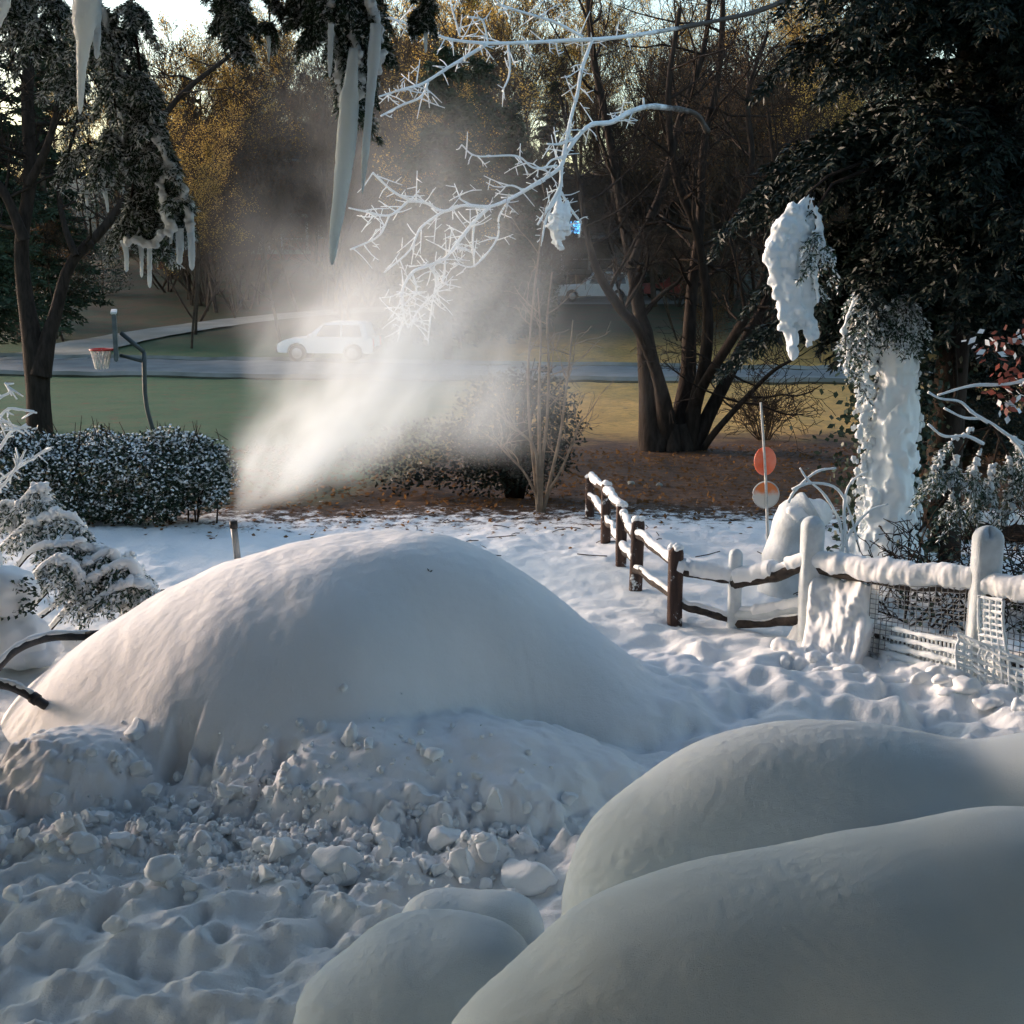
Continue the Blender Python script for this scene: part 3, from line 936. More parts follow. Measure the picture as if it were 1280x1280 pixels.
# lumps of snow heaped at the foot of the near bays
hb = MB()
k = 90
C = np.stack([rng.uniform(2.3, 4.4, k), 0 * np.arange(k), 0 * np.arange(k)], 1)
C[:, 1] = 11.6 - (C[:, 0] - 2.6) * .85 + rng.uniform(-.7, -.1, k)
C[:, 2] = ground_z(C[:, 0], C[:, 1]) + .0
hb.blobs(C, np.stack([rng.uniform(.04, .13, k), rng.uniform(.04, .12, k), rng.uniform(.03, .09, k)], 1), 3, .35, 12)
tag(fuse(hb.build('snow_heap', M['snow'], loc=(3.3, 10.8, 0)), .018, 2), 'lumpy snow thrown up along the foot of the fence', 'snow', kind='stuff')

# ------------------------------------------------------------------ two-disc marker stake
sb = at(962, 700, 14.6); sb[2] = gz(sb[0], sb[1]) - .1
stp = at(951, 503, 14.6)
mk = thing('marker_stake', (sb[0], sb[1], sb[2] + .1), 'thin white stake with two orange discs behind the fence', 'marker')
SP = spline([sb, at(958, 620, 14.6), at(955, 560, 14.6), stp], 14)
MB().tube(SP, np.linspace(.018, .012, 14), 8).build('stake', M['stake'], mk)
def disc(px, py, rx, rz, mat, name, lab, dy=-.02):
    c = at(px, py, 14.6) + np.array([0, dy, 0])
    a = np.arange(40) / 40 * 2 * math.pi
    mb = MB(); rings = []
    for (s, y) in ((.02, -.004), (.8, -.006), (.97, -.004), (1.0, .0), (.97, .008), (.02, .010)):
        rings.append(np.stack([c[0] + rx * s * np.cos(a), c[1] + y + 0 * a, c[2] + rz * s * np.sin(a)], 1))
    V = np.vstack(rings)
    i = np.arange(5)[:, None] * 40; j = np.arange(40)[None]; k = (j + 1) % 40
    mb.add(V, np.stack([i + j, i + k, i + 40 + k, i + 40 + j], -1).reshape(-1, 4))
    o = mb.build(name, mat, mk); o['label'] = lab
    return o, c
disc(957, 577, .122, .158, M['orange'], 'disc', 'bright orange oval disc', .03)
m, nt, bs = new_mat('half_frosted_disc')
g = nd(nt, 'ShaderNodeNewGeometry').outputs['Position']
sx = nd(nt, 'ShaderNodeSeparateXYZ'); nt.links.new(g, sx.inputs[0])
zc = at(958, 618, 14.57)[2]
f = math_n(nt, 'ADD', sx.outputs[2], math_n(nt, 'MULTIPLY', noise_n(nt, g, 9, 4, .7), .16))
f = ramp_n(nt, f, zc + .04, zc + .13)
nt.links.new(mix_n(nt, f, (.60, .60, .57), (.70, .20, .05)), bs.inputs['Base Color'])
bs.inputs['Roughness'].default_value = .5
M['half_disc'] = m
o, c = disc(958, 619, .142, .146, M['half_disc'], 'disc', 'round disc, orange above and frosted white below', .03)
a = np.linspace(0, 2 * math.pi, 41)
MB().tube(np.stack([c[0] + .142 * np.cos(a), c[1] + 0 * a, c[2] + .146 * np.sin(a)], 1), .008, 6, cap=False).build('rim', M['stake'], o)

# snow-plastered stump with arching iced canes behind the fence
stx = at(1000, 640, 13.6)
st_o = thing('snowy_stump', (stx[0], 13.6, gz(stx[0], 13.6)), 'leaning stump plastered with snow behind the fence post', 'stump')
Pst = spline([(stx[0] - .12, 13.6, -.1), (stx[0] - .06, 13.6, .5), (stx[0] + .0, 13.6, stx[2] - .08), (stx[0] + .14, 13.6, stx[2] + .02)], 20)
mb = MB().tube(Pst, np.linspace(.33, .20, 20) * (1 + .10 * vnoise(np.arange(20) * .6, 2.0)), 16)
mb.build('snowy_trunk', M['rimed_wood'], st_o)
k = 22
C = np.stack([stx[0] + rng.uniform(-.08, .22, k), 13.6 + rng.uniform(-.12, .1, k), stx[2] + rng.uniform(-.1, .0, k)], 1)
MB().blobs(C, np.stack([rng.uniform(.10, .15, k)] * 3, 1), 3, .2, 8).build('snow_cap', M['snow'], st_o)
fuse(bpy.data.objects['snow_cap'], .02, 4)
canes = thing('iced_canes', (at(1050, 700, 13.3)[0], 13.3, 0), 'bare arching canes coated in ice between the stump and the white trunk', 'canes')
for pix in ([(1055, 705), (1050, 655), (1030, 618), (1010, 600), (1000, 585)], [(990, 612), (1012, 604), (1045, 610), (1062, 640), (1075, 690)],
            [(1060, 700), (1055, 640), (1062, 605), (1085, 588)], [(985, 628), (995, 612), (1020, 590), (1045, 585)], [(1045, 700), (1060, 670), (1085, 640), (1110, 630)]):
    P = spline([at(a_, b_, 13.3) for a_, b_ in pix], 22)
    MB().tube(P, np.linspace(.018, .010, 22) * (1 + .25 * vnoise(np.arange(22) * .7, pix[0][0])), 7).build('cane', M['frost'], canes)

# ------------------------------------------------------------------ evergreen sprays
def spray(mbn, start, direction, length, r, n_side=9, droop=.6, needle=(.03, .012), dens=26, mbw=None, wr=.006, frost=None, fr=.35, flat=.5):
    """a drooping bough: axis, side branchlets, needles"""
    d = np.array(direction, float); d /= np.linalg.norm(d)
    t = np.linspace(0, 1, 12)
    axis = np.array(start)[None] + d[None] * (length * t)[:, None] + np.array([0, 0, -1.0])[None] * (droop * length * t ** 2)[:, None]
    if mbw is not None: mbw.tube(axis, np.linspace(wr * 1.6, wr * .5, 12), 5, cap=False)
    side = np.cross(d, [0, 0, 1.0]); side /= np.linalg.norm(side) + 1e-9
    P, D = [], []
    for i in range(n_side):
        u = (i + r.uniform(0, 1)) / n_side
        b0 = np.array([np.interp(u, t, axis[:, k]) for k in range(3)])
        sg = 1 if i % 2 else -1
        bl = length * (.18 + .34 * (1 - u)) * r.uniform(.7, 1.2)
        bd = d * .55 + side * sg * r.uniform(.5, 1.0) + r.normal(size=3) * .18
        bd /= np.linalg.norm(bd)
        m = max(4, int(dens * bl / (length * .4)))
        tt = np.linspace(0, 1, m)
        q = b0[None] + bd[None] * (bl * tt)[:, None] + np.array([0, 0, -1.0])[None] * (droop * 1.0 * bl * tt ** 2)[:, None]
        if mbw is not None: mbw.tube(q[::max(1, m // 5)], wr * .5, 3, cap=False)
        tg = np.gradient(q, axis=0)
        tg /= np.linalg.norm(tg, axis=1)[:, None] + 1e-9
        for s in (-1, 1):
            P.append(q + r.normal(size=q.shape) * needle[0] * .15)
            D.append(tg * .7 + np.cross(tg, [0, 0, 1.0]) * s + r.normal(size=q.shape) * .45 + [0, 0, -flat * .4])
    P = np.vstack(P); D = np.vstack(D)
    n = len(P)
    L = needle[0] * r.uniform(.7, 1.3, n)
    if frost is not None:
        w = r.random(n) < fr
        frost.leaves(P[w] + [0, 0, .004], L[w], needle[1] * 1.4, seed=int(r.integers(1e9)), D=D[w])
        P, D, L = P[~w], D[~w], L[~w]
    mbn.leaves(P, L, needle[1], seed=int(r.integers(1e9)), D=D)
    return axis

def lumps_along(mb, P, r0, n, seed, jit=1.0, sub=2, squash=1.0):
    r = np.random.default_rng(seed)
    P = np.asarray(P)
    t = r.uniform(0, 1, n)
    Q = np.stack([np.interp(t, np.linspace(0, 1, len(P)), P[:, i]) for i in range(3)], 1) + r.normal(size=(n, 3)) * r0 * .5 * jit
    s = r0 * r.uniform(.5, 1.15, n)
    mb.blobs(Q, np.stack([s * r.uniform(.7, 1.2, n), s, s * squash * r.uniform(.7, 1.3, n)], 1), sub, .42, seed, 2.1)
    return mb

def icicle(mb, pix, widths, Y, seed, sides=10):
    P = spline([at(a_, b_, Y) for a_, b_ in pix], 36)
    w = np.interp(np.linspace(0, 1, 36), np.linspace(0, 1, len(widths)), widths) / 2 / FPX * Y
    w = w * (1 + .10 * fbm(np.arange(36) * .35, seed * 1.7, 0, 5, 3))
    w = w * (1 + .05 * vnoise(np.arange(36) * 1.3, seed * 2.3))
    w[-3:] = w[-4] * np.array([.9, .65, .2])
    mb.tube(P, w, sides)
    return P

# ---- iced tree by the house: only its hanging boughs come into the picture
YB = 5.0
r = np.random.default_rng(5)
it = thing('iced_evergreen_tree', (-5.3, 8.2, gz(-5.3, 8.2)), 'near evergreen whose drooping boughs and icicles hang into the top left', 'tree')
MB().tube(spline([(-5.3, 8.2, -.2), (-5.25, 8.2, 3), (-5.3, 8.15, 6), (-5.2, 8.2, 9.8)], 16), np.linspace(.26, .09, 16), 14).build('trunk', M['bark'], it)
limb = spline([(-5.28, 8.18, 4.5), (-3.6, 5.6, 4.95), (-2.2, 5.0, 4.98), (-1.2, 5.0, 4.9), (-.4, 5.0, 4.82), (0.05, 5.0, 4.75)], 30)
MB().tube(limb, np.linspace(.06, .018, 30), 8).build('limb', M['bark'], it)
def shade_crown(root, x, y, n, zlo, zhi, rad, seed):
    rr = np.random.default_rng(seed)
    g, w = MB(), MB()
    for i in range(n):
        f = (i + rr.random()) / n
        a_ = rr.uniform(0, 6.28)
        spray(g, (x, y, zlo + (zhi - zlo) * f), (math.cos(a_), math.sin(a_), .15), (rad * (1 - f) ** .6 + .25) * rr.uniform(.75, 1.0), rr, 16, .3, (.16, .06), 16, w, .016, flat=.7)
    w.build('bough', M['bark'], root)
    g.build('crown', M['needle'], root)
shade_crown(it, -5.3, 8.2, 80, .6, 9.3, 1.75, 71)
def shade_canopy(root, n, seed):  # unseen overhead limbs, added to shade the shrubs and the mound front
    rr = np.random.default_rng(seed)
    for i in range(n):
        z = rr.uniform(6.3, 8.4); a_ = rr.uniform(-1.25, .16); L = rr.uniform(4.2, 8.2)
        g, w = MB(), MB()
        ax_ = spray(g, (-5.28, 8.18, z), (math.cos(a_), math.sin(a_), .16), L, rr, 18, .10, (.34, .15), 20, None, .03, flat=.7)
        w.tube(ax_, np.linspace(.05, .015, 12), 6)
        for k in range(11):
            q = ax_[int(rr.integers(2, 12))]
            b_ = a_ + rr.uniform(-1.3, 1.3)
            spray(g, q, (math.cos(b_), math.sin(b_), .0), L * rr.uniform(.14, .24), rr, 12, .2, (.34, .15), 14, None, .01, flat=.7)
        ob_ = w.build('bough', M['bark'], root)
        g.V = [V_ for V_ in g.V]
        kept = MB()
        for V_ in g.V:
            Q4 = V_.reshape(-1, 4, 3)
            Q4 = Q4[Q4[:, :, 2].min(1) > 5.75]
            if len(Q4): kept.add(Q4.reshape(-1, 3), np.arange(len(Q4) * 4).reshape(-1, 4))
        if kept.V: kept.build('needles', M['needle'], ob_)
shade_canopy(it, 84, 73)
ev = thing('left_shade_evergreen', (-9.2, 10.2, gz(-9.2, 10.2)), 'tall unseen evergreen added beyond the left edge to shade the shrubs', 'tree')
MB().tube([(-9.2, 10.2, -.3), (-9.2, 10.2, 5), (-9.15, 10.2, 11.5)], [.24, .18, .04], 10).build('trunk', M['bark'], ev)  # unseen tree, placed to keep the low sun off the near shrubs
re_ = thing('right_shade_evergreen', (7.2, 7.2, gz(7.2, 7.2)), 'unseen evergreen added beyond the right edge to shade shrubs and mound', 'tree')
MB().tube([(7.2, 7.2, -.3), (7.2, 7.2, 5), (7.2, 7.2, 12)], [.25, .18, .04], 10).build('trunk', M['bark'], re_)  # unseen tree, added to block sky light from the right
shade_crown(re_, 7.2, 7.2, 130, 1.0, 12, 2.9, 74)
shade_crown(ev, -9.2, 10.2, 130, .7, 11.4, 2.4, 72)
def limb_at(x):
    i = int(np.argmin(abs(limb[:, 0] - x))); return limb[i]
def hang_bough(px_top, sprays, label, fr=.30, n_side=14, needle=(.021, .0042), extra=None):
    top = at(px_top, 0, YB)
    lp = limb_at(top[0])
    wood, grn, fro = MB(), MB(), MB()
    wood.tube(spline([lp, (lp + top) / 2 + [.02, 0, 0], top], 8), [.014] * 8, 6)
    for (pix, wd, k) in sprays:
        P = spline([at(a_, b_, YB + dy) for a_, b_, dy in pix], 14)
        wood.tube(P, np.linspace(.007, .003, 14), 5, cap=False)
        for i in range(k):
            u = r.uniform(0, 1)
            s = np.array([np.interp(u, np.linspace(0, 1, 14), P[:, j]) for j in range(3)])
            a_ = r.uniform(0, 6.28)
            spray(grn, s, (math.cos(a_), .8 * math.sin(a_), r.uniform(-.7, .1)), wd * r.uniform(.6, 1.1), r, 11, .9, needle, 34, wood, .003, fro, fr)
    b = wood.build('bough', M['bark'], it)
    b['label'] = label
    grn.build('needles', M['needle_near'], b)
    fro.build('frosted_needles', M['frost'], b)
    return b
b1 = hang_bough(118, [([(118, 0, 0), (135, 60, 0), (140, 130, 0), (132, 205, 0)], .12, 34), ([(60, -30, .3), (70, 30, .3), (100, 80, .25), (112, 190, .2)], .14, 30), ([(20, -40, .4), (30, 10, .4), (50, 60, .35)], .16, 26)],
                'iced bough with a fat white icicle at the far left')
fr_ = MB()
P = spline([at(a_, b_, YB - .02) for a_, b_ in [(128, 8), (134, 45), (143, 80), (150, 120), (152, 165), (146, 200), (141, 222)]], 30)
fr_.tube(P, .012 * (1 + .3 * fbm(np.arange(30) * .5, 2, 0, 1, 3)), 8)
lumps_along(fr_, P, .014, 60, 3)
fuse(fr_.build('rime_rope', M['frost'], b1), .005, 1)
icb = MB(); YI = YB - .22
icicle(icb, [(108, -60), (109, 0), (106, 40), (102, 85), (100, 143)], [44, 38, 32, 17, 10, 6], YI, 1, 14).shape
icicle(icb, [(119, 0), (121, 40), (121, 74)], [14, 10, 6], YI, 2)
icicle(icb, [(4, -50), (3, 0), (-3, 36)], [26, 20, 5], YI, 3)
icb.build('icicle', M['ice'], b1)
for pix, w in (([(128, 200), (129, 220), (129, 238)], [7, 6, 4]), ([(141, 215), (141, 225), (140, 233)], [9, 7, 5]), ([(106, 238), (108, 248), (109, 258)], [8, 4, 3]), ([(129, 236), (133, 250), (135, 266)], [8, 4, 3])):
    mb = MB(); icicle(mb, pix, w, YB, pix[0][0]); mb.build('icicle', M['ice'], b1)
b2 = hang_bough(164, [([(164, 0, 0), (172, 60, 0), (178, 110, 0), (186, 150, 0), (205, 200, 0), (225, 250, 0)], .085, 44), ([(178, 110, 0), (172, 180, .05), (165, 240, .05), (160, 290, .05)], .09, 40), ([(180, 140, 0), (188, 200, .08), (192, 260, .08), (188, 305, .08)], .09, 44), ([(200, 190, 0), (215, 250, .05), (222, 290, .05)], .07, 24)],
                'fan shaped bough edged with white rime and five icicles')
fr_ = MB()
P = spline([at(a_, b_, YB - .03) for a_, b_ in [(186, 148), (200, 178), (212, 212), (225, 232), (234, 255), (237, 290)]], 30)
fr_.tube(P, .010 * (1 + .3 * fbm(np.arange(30) * .5, 3, 0, 1, 3)), 8)
lumps_along(fr_, P, .014, 60, 4)
P2 = spline([at(a_, b_, YB - .04) for a_, b_ in [(155, 300), (172, 300), (188, 305), (205, 292), (220, 285)]], 30)
lumps_along(fr_, P2, .013, 50, 5)
P3 = spline([at(a_, b_, YB - .04) for a_, b_ in [(200, 225), (205, 262), (214, 285)]], 30)
lumps_along(fr_, P3, .013, 26, 6)
fuse(fr_.build('rime_rope', M['frost'], b2), .005, 1)
for pix, w in (([(237, 270), (239, 300), (240, 338)], [10, 9, 7]), ([(224, 285), (225, 305), (224, 331)], [11, 10, 7]), ([(187, 300), (187, 330), (187, 360)], [7, 6, 5]),
               ([(176, 300), (177, 322), (177, 347)], [8, 5, 4]), ([(155, 300), (158, 318), (158, 340)], [10, 6, 5]), ([(212, 285), (214, 295), (213, 305)], [6, 5, 4])):
    mb = MB(); icicle(mb, pix, w, YB, pix[0][0]); mb.build('icicle', M['ice'], b2)
b3 = hang_bough(298, [([(298, -20, 0), (296, 20, 0), (299, 62, 0)], .07, 26), ([(280, -40, .1), (282, -10, .1), (284, 20, .1)], .07, 14), ([(330, -40, .1), (335, -10, .1), (338, 40, .1)], .06, 14), ([(372, -40, .1), (374, 0, .1), (378, 20, .1)], .06, 12)], 'short dark bough at the top, left of the longest icicle', .22)
mb = MB(); icicle(mb, [(335, 45), (336, 60), (336, 78)], [6, 4, 2], YB, 9); mb.build('icicle', M['ice'], b3)
b4 = hang_bough(430, [([(430, -20, 0), (432, 30, 0), (437, 80, 0), (436, 140, 0)], .10, 40), ([(410, -30, 0), (405, 0, 0), (400, 30, .02)], .09, 26), ([(450, -30, 0), (462, 20, 0), (466, 60, .02)], .08, 30), ([(440, 20, .05), (450, 70, .05), (450, 120, .05)], .06, 24)],
                'bough carrying the longest icicle of all', .14)
for pix, w, sd in (([(442, 60), (440, 90), (437, 120), (434, 160), (430, 205), (424, 255), (418, 295), (415, 331)], [10, 16, 21, 23, 21, 19, 14, 4], 11),
                   ([(470, 30), (467, 75), (462, 130), (457, 190), (453, 242)], [14, 15, 10, 9, 2.5], 12), ([(414, 30), (413, 60), (412, 97)], [8, 7, 4], 13), ([(443, 130), (441, 180), (439, 212)], [12, 8, 3], 14)):
    mb = MB(); icicle(mb, pix, w, YB - .16, sd, 14)
    o = mb.build('icicle', M['ice'], b4)
fr_ = MB()
for pts_ in ([(462, 0), (473, 45), (470, 90)], [(408, 0), (414, 40), (424, 90), (428, 140)], [(436, 20), (446, 70), (452, 120)]):
    lumps_along(fr_, spline([at(a_, b_, YB - .05) for a_, b_ in pts_], 20), .016, 46, 20 + pts_[0][0], .9)
fuse(fr_.build('rime_rope', M['frost'], b4), .005, 1)
b5 = hang_bough(525, [([(525, -20, 0), (528, 10, 0), (531, 30, 0)], .05, 14)], 'small green sprig with one thin icicle', .15)
mb = MB(); icicle(mb, [(531, 25), (532, 45), (532, 66)], [7, 5, 3], YB, 15); mb.build('icicle', M['ice'], b5)

# ------------------------------------------------------------------ bare trees
m, nt, bs = new_mat('frost_fading_to_bark')
g = nd(nt, 'ShaderNodeNewGeometry').outputs['Position']
sx = nd(nt, 'ShaderNodeSeparateXYZ'); nt.links.new(g, sx.inputs[0])
f = math_n(nt, 'ADD', sx.outputs[0], math_n(nt, 'MULTIPLY', math_n(nt, 'SUBTRACT', noise_n(nt, g, 3.5, 4, .7), .5), 2.2))
nt.links.new(mix_n(nt, ramp_n(nt, f, 1.9, 2.9), (.80, .84, .85), (.05, .04, .032)), bs.inputs['Base Color'])
bs.inputs['Roughness'].default_value = .7
M['frost_fade'] = m
def branch(mb, p, d, length, r0, lvl, r, kids=(9, 7, 6, 4), up=.12, wander=.22, minr=.004, tips=None, spread=.75, frac=.62):
    nseg = max(3, 7 - lvl)
    P = [np.array(p, float)]
    d = np.array(d, float)
    for i in range(nseg):
        d = d + r.normal(size=3) * wander * (.6 + .3 * lvl) * .6 + np.array([0, 0, up])
        d /= np.linalg.norm(d)
        P.append(P[-1] + d * length / nseg)
    P = np.array(P)
    rad = np.maximum(minr, r0 * np.linspace(1, .35 if lvl else .3, nseg + 1))
    mb.tube(P, rad, (9, 6, 4, 3, 3)[min(lvl, 4)], cap=False)
    if lvl < len(kids):
        nk = kids[lvl]
        for i in range(nk):
            u = r.uniform(.22 if lvl else .3, 1.0)
            q = np.array([np.interp(u, np.linspace(0, 1, nseg + 1), P[:, k]) for k in range(3)])
            j = min(nseg - 1, int(u * nseg))
            t = P[j + 1] - P[j]; t /= np.linalg.norm(t)
            s = r.normal(size=3); s -= t * (s @ t); s /= np.linalg.norm(s)
            nd_ = t * (1 - spread * .55) + s * spread * r.uniform(.6, 1.1)
            branch(mb, q, nd_ / np.linalg.norm(nd_), length * frac * r.uniform(.6, 1.05) * (1.15 - .5 * u), max(minr, r0 * (1 - .6 * u) * .55), lvl + 1, r, kids, up, wander, minr, tips, spread, frac)
    if tips is not None and lvl >= len(kids) - 1:
        tips.append(P)

def far_tree(name, h, r0, seed, kids, leafmat=None, leafn=0, minr=.012, spread=.7, trunks=1, leaf=.12):
    r = np.random.default_rng(seed)
    root = thing(name, (0, 0, 0), None, None)
    mb = MB(); tips = []
    for k in range(trunks):
        d = (r.normal() * .12 * trunks, r.normal() * .12 * trunks, 1)
        branch(mb, (0, 0, -.3), d, h * r.uniform(.85, 1), r0 * r.uniform(.7, 1), 0, r, kids, .10, .13, minr, tips, spread)
    mb.build('trunk', M['bark_far'], root)
    if leafmat:
        T = np.vstack(tips)
        P = T[r.integers(0, len(T), leafn)] + r.normal(size=(leafn, 3)) * .25
        MB().leaves(P, leaf * r.uniform(.6, 1.3, leafn), leaf * .7, seed=seed).build('crown', leafmat, root)
    return root
TREES = [far_tree('bare_tree', 17, .22, 1, (10, 8, 6, 3), None, 0, .015, .7),
         far_tree('bare_tree', 19, .25, 2, (11, 8, 6, 3), M['gold_leaf'], 7000, .015, .6, 1, .15),
         far_tree('bare_tree', 14, .18, 3, (11, 8, 7, 3), M['dry_leaf'], 3200, .014, .8),
         far_tree('bare_tree', 20, .20, 4, (8, 8, 6, 3), None, 0, .015, .55),
         far_tree('bare_tree', 11, .11, 5, (8, 8, 6, 3), M['dry_leaf'], 900, .012, .7, 4)]

def evergreen(name, h, rad, seed, n=70, z0=.08, needle=(.34, .12), mat='needle_far'):
    r = np.random.default_rng(seed)
    root = thing(name, (0, 0, 0), None, None)
    w, g = MB(), MB()
    w.tube([(0, 0, -.2), (0, 0, h * .5), (0, 0, h * .98)], [h * .016, h * .011, .02], 8)
    for i in range(n):
        f = z0 + (1 - z0) * (i + r.random()) / n
        a = r.uniform(0, 6.28)
        L = rad * (1 - f) ** .75 * r.uniform(.75, 1.15) + .3
        spray(g, (0, 0, f * h), (math.cos(a), math.sin(a), r.uniform(.0, .25)), L, r, 12 if needle[0] > .2 else 20, .22, needle, 13 if needle[0] > .2 else 24, w, .02, flat=.6)
    w.build('trunk', M['bark_far'], root)
    g.build('crown', M[mat], root)
    return root
EVS = [evergreen('evergreen_tree', 13, 3.2, 1), evergreen('evergreen_tree', 16, 3.0, 2, 80), evergreen('evergreen_tree', 6, 2.2, 3, 50)]

def bush(name, rx, rz, seed, n=1800, leaf=.09, mat='leaf_dark', stems=8, bare=False):
    r = np.random.default_rng(seed)
    root = thing(name, (0, 0, 0), None, None)
    w = MB()
    for k in range(stems):
        a = r.uniform(0, 6.28); u = r.uniform(.2, .8)
        w.tube(spline([(0.1 * math.cos(a), .1 * math.sin(a), -.1), (rx * u * .5 * math.cos(a), rx * u * .5 * math.sin(a), rz * .5), (rx * u * math.cos(a), rx * u * math.sin(a), rz * .95)], 5), [.03, .025, .02, .015, .008], 4)
    w.build('stem', M['bark_far'], root)
    if not bare:
        d = r.normal(size=(n, 3)); d /= np.linalg.norm(d, axis=1)[:, None]
        rr = r.uniform(.55, 1, n) ** .5 * (1 + .25 * vnoise(d[:, 0] * 2 + seed, d[:, 1] * 2, d[:, 2] * 2, 6))
        P = d * rr[:, None] * [rx, rx, rz * .55] + [0, 0, rz * .52]
        P = P[P[:, 2] > 0.02]
        MB().leaves(P, leaf * r.uniform(.7, 1.3, len(P)), leaf * .6, seed=seed).build('foliage', M[mat], root)
    return root
EVN = [evergreen('evergreen_tree', 13, 3.2, 7, 120, .34, (.17, .05)), evergreen('evergreen_tree', 11, 2.6, 8, 120, .05, (.17, .05), 'needle')]
BUSH = [bush('evergreen_bush', 1.3, 1.8, 1), bush('evergreen_bush', 1.8, 2.6, 2, 2600, .12), bush('brown_bush', 1.4, 2.2, 3, 1500, .10, 'dry_leaf')]

used = set()
def put(proto, px, Y, scale=1.0, label='', cat='tree', group=None, rz=None, xyz=None):
    x = (px - 640) / FPX * Y if xyz is None else xyz
    z = gz(x, Y)
    if proto.name not in used:
        used.add(proto.name); o = proto
    else:
        o = copy_tree(proto)
    o.location = (x, Y, z - .05); o.scale = (scale * random.uniform(.95, 1.05), scale * random.uniform(.95, 1.05), scale)
    o.rotation_euler = (0, 0, random.uniform(0, 6.28) if rz is None else rz)
    return tag(o, label, cat, group)

# far wood on the rise beyond the houses, and across the street
def where(px):
    for lim, t in ((160, 'behind the forked trunk at far left'), (260, 'left of the brick house'), (420, 'around the brick house'), (560, 'behind the mist plume'), (690, 'between the two far houses'),
                   (880, 'around the dark house'), (1010, 'right of the many stemmed tree')):
        if px < lim: return t
    return 'behind the tall hemlock'
KIND = ['tall bare grey tree', 'tall gold leaved tree', 'spreading brown leaved tree', 'slender tall bare tree', 'low bushy bare tree']
gW = 'bare trees of the wood beyond the street'
for i in range(135):
    Y = random.uniform(62, 165) if i < 90 else random.uniform(60, 100)
    px = random.uniform(-120, 1400)
    k = random.choice([0, 1, 1, 1, 2, 3, 4])
    # keep the two house fronts and the vehicles in the open
    if i < 90 and Y < 110 and (230 < px < 420 or 660 < px < 860):
        Y = random.uniform(112, 165)
    if Y < 94 and (690 < px < 800 or 100 < px < 230): px += 130
    if Y < 112 and 672 < px < 772: px += 105
    put(TREES[k], px, Y, random.uniform(.7, 1.0) * (.8 if px < 430 else 1) * (.62 if i >= 90 else .85 if Y < 90 else 1.0), KIND[k] + ' ' + where(px) + (', near' if Y < 85 else ', far off' if Y > 125 else ''), 'tree', gW)
for i in range(84):
    px = random.choice([random.uniform(215, 440), random.uniform(440, 700), random.uniform(700, 1000)]); Y = random.uniform(94 if px > 690 and px < 800 else 84, 104)
    k = random.choice([0, 2, 4, 4])
    if 672 < px < 772: px += 105
    put(TREES[k], px, Y, random.uniform(.55, .95), ('thin grey' if k == 0 else 'small brown leaved' if k == 2 else 'bushy bare') + ' tree close before the houses, ' + where(px), 'tree', gW)
for (px, Y, s) in ((560, 60, 1.0), (600, 72, 1.05), (520, 80, .9), (330, 118, 1.0), (410, 122, .8), (70, 70, .9), (-20, 60, 1.0), (1120, 62, 1.0), (1240, 58, 1.0), (1180, 80, .9), (250, 125, .9), (690, 125, .9), (640, 66, .7)):
    put(EVS[0 if s >= 1 else 1], px, Y, s, 'dark evergreen among the bare trees ' + where(px), 'tree', 'evergreens beyond the street')
for i in range(120):
    Y = random.uniform(64, 125)
    px = random.uniform(-80, 1350)
    if Y < 112 and (250 < px < 430 or 680 < px < 850): continue
    if Y < 92 and 55 < px < 420: continue
    put(random.choice(BUSH), px, Y, random.uniform(.7, 1.4), ('dark' if Y < 90 else 'distant') + ' low bush under the trees ' + where(px), 'bush', 'bushes beyond the street')

put(EVN[0], -45, 31, .95, 'dark evergreen filling the upper left corner behind the forked trunk', 'tree')
put(EVN[1], 1290, 26, .95, 'dark evergreen close behind the tall hemlock at the right edge', 'tree')
put(EVN[1], 1215, 23, .5, 'low dark evergreen behind the trunk of the tall hemlock', 'tree')
# forked bare tree at the left, standing on the near side of the street
r = np.random.default_rng(21)
lt = thing('forked_tree', (*ghit(48, 548)[:2], 0), 'dark forked bare trunk at the far left behind the hedge', 'tree')
p0 = ghit(48, 548); YL = p0[1]
mb = MB(); tips = []
def px_tube(mb, pix, widths, Y0, Y1, sides=10, n=24, seed=0):
    Ys = np.linspace(Y0, Y1, len(pix))
    P = spline([at(a_, b_, yy) for (a_, b_), yy in zip(pix, Ys)], n)
    w = np.interp(np.linspace(0, 1, n), np.linspace(0, 1, len(widths)), widths) / 2 / FPX * np.linspace(Y0, Y1, n)
    w = w * (1 + .08 * fbm(np.arange(n) * .4, seed, 0, 2, 2))
    mb.tube(P, w, sides, cap=False)
    return P, w
trunk_px = [([(50, 560), (48, 500), (45, 450), (36, 400), (28, 340), (28, 290), (38, 220), (34, 120), (40, 20), (42, -120)], [34, 29, 29, 22, 18, 16, 16, 15, 13, 8]),
            ([(50, 470), (58, 430), (70, 390), (88, 330), (130, 285), (160, 240), (185, 180), (225, 120), (300, 60)], [28, 20, 15, 13, 11, 9, 8, 7, 4]),
            ([(30, 300), (10, 250), (-20, 200), (-40, 120)], [14, 12, 10, 8]), ([(36, 230), (60, 180), (75, 110), (70, 20)], [12, 9, 7, 5]),
            ([(95, 320), (80, 280), (75, 230), (95, 160)], [9, 7, 6, 4])]
for i, (pix, w) in enumerate(trunk_px):
    P, ww = px_tube(mb, pix, w, YL, YL + r.uniform(-1, 1), seed=i)
    for k in range(7):
        j = int(r.integers(8, len(P) - 1))
        dd = r.normal(size=3); dd[2] = abs(dd[2]) * .5
        branch(mb, P[j], dd / np.linalg.norm(dd), r.uniform(1.0, 2.4), ww[j] * .4, 2, r, (9, 7, 6, 4), .05, .22, .008)
mb.build('trunk', M['bark'], lt)

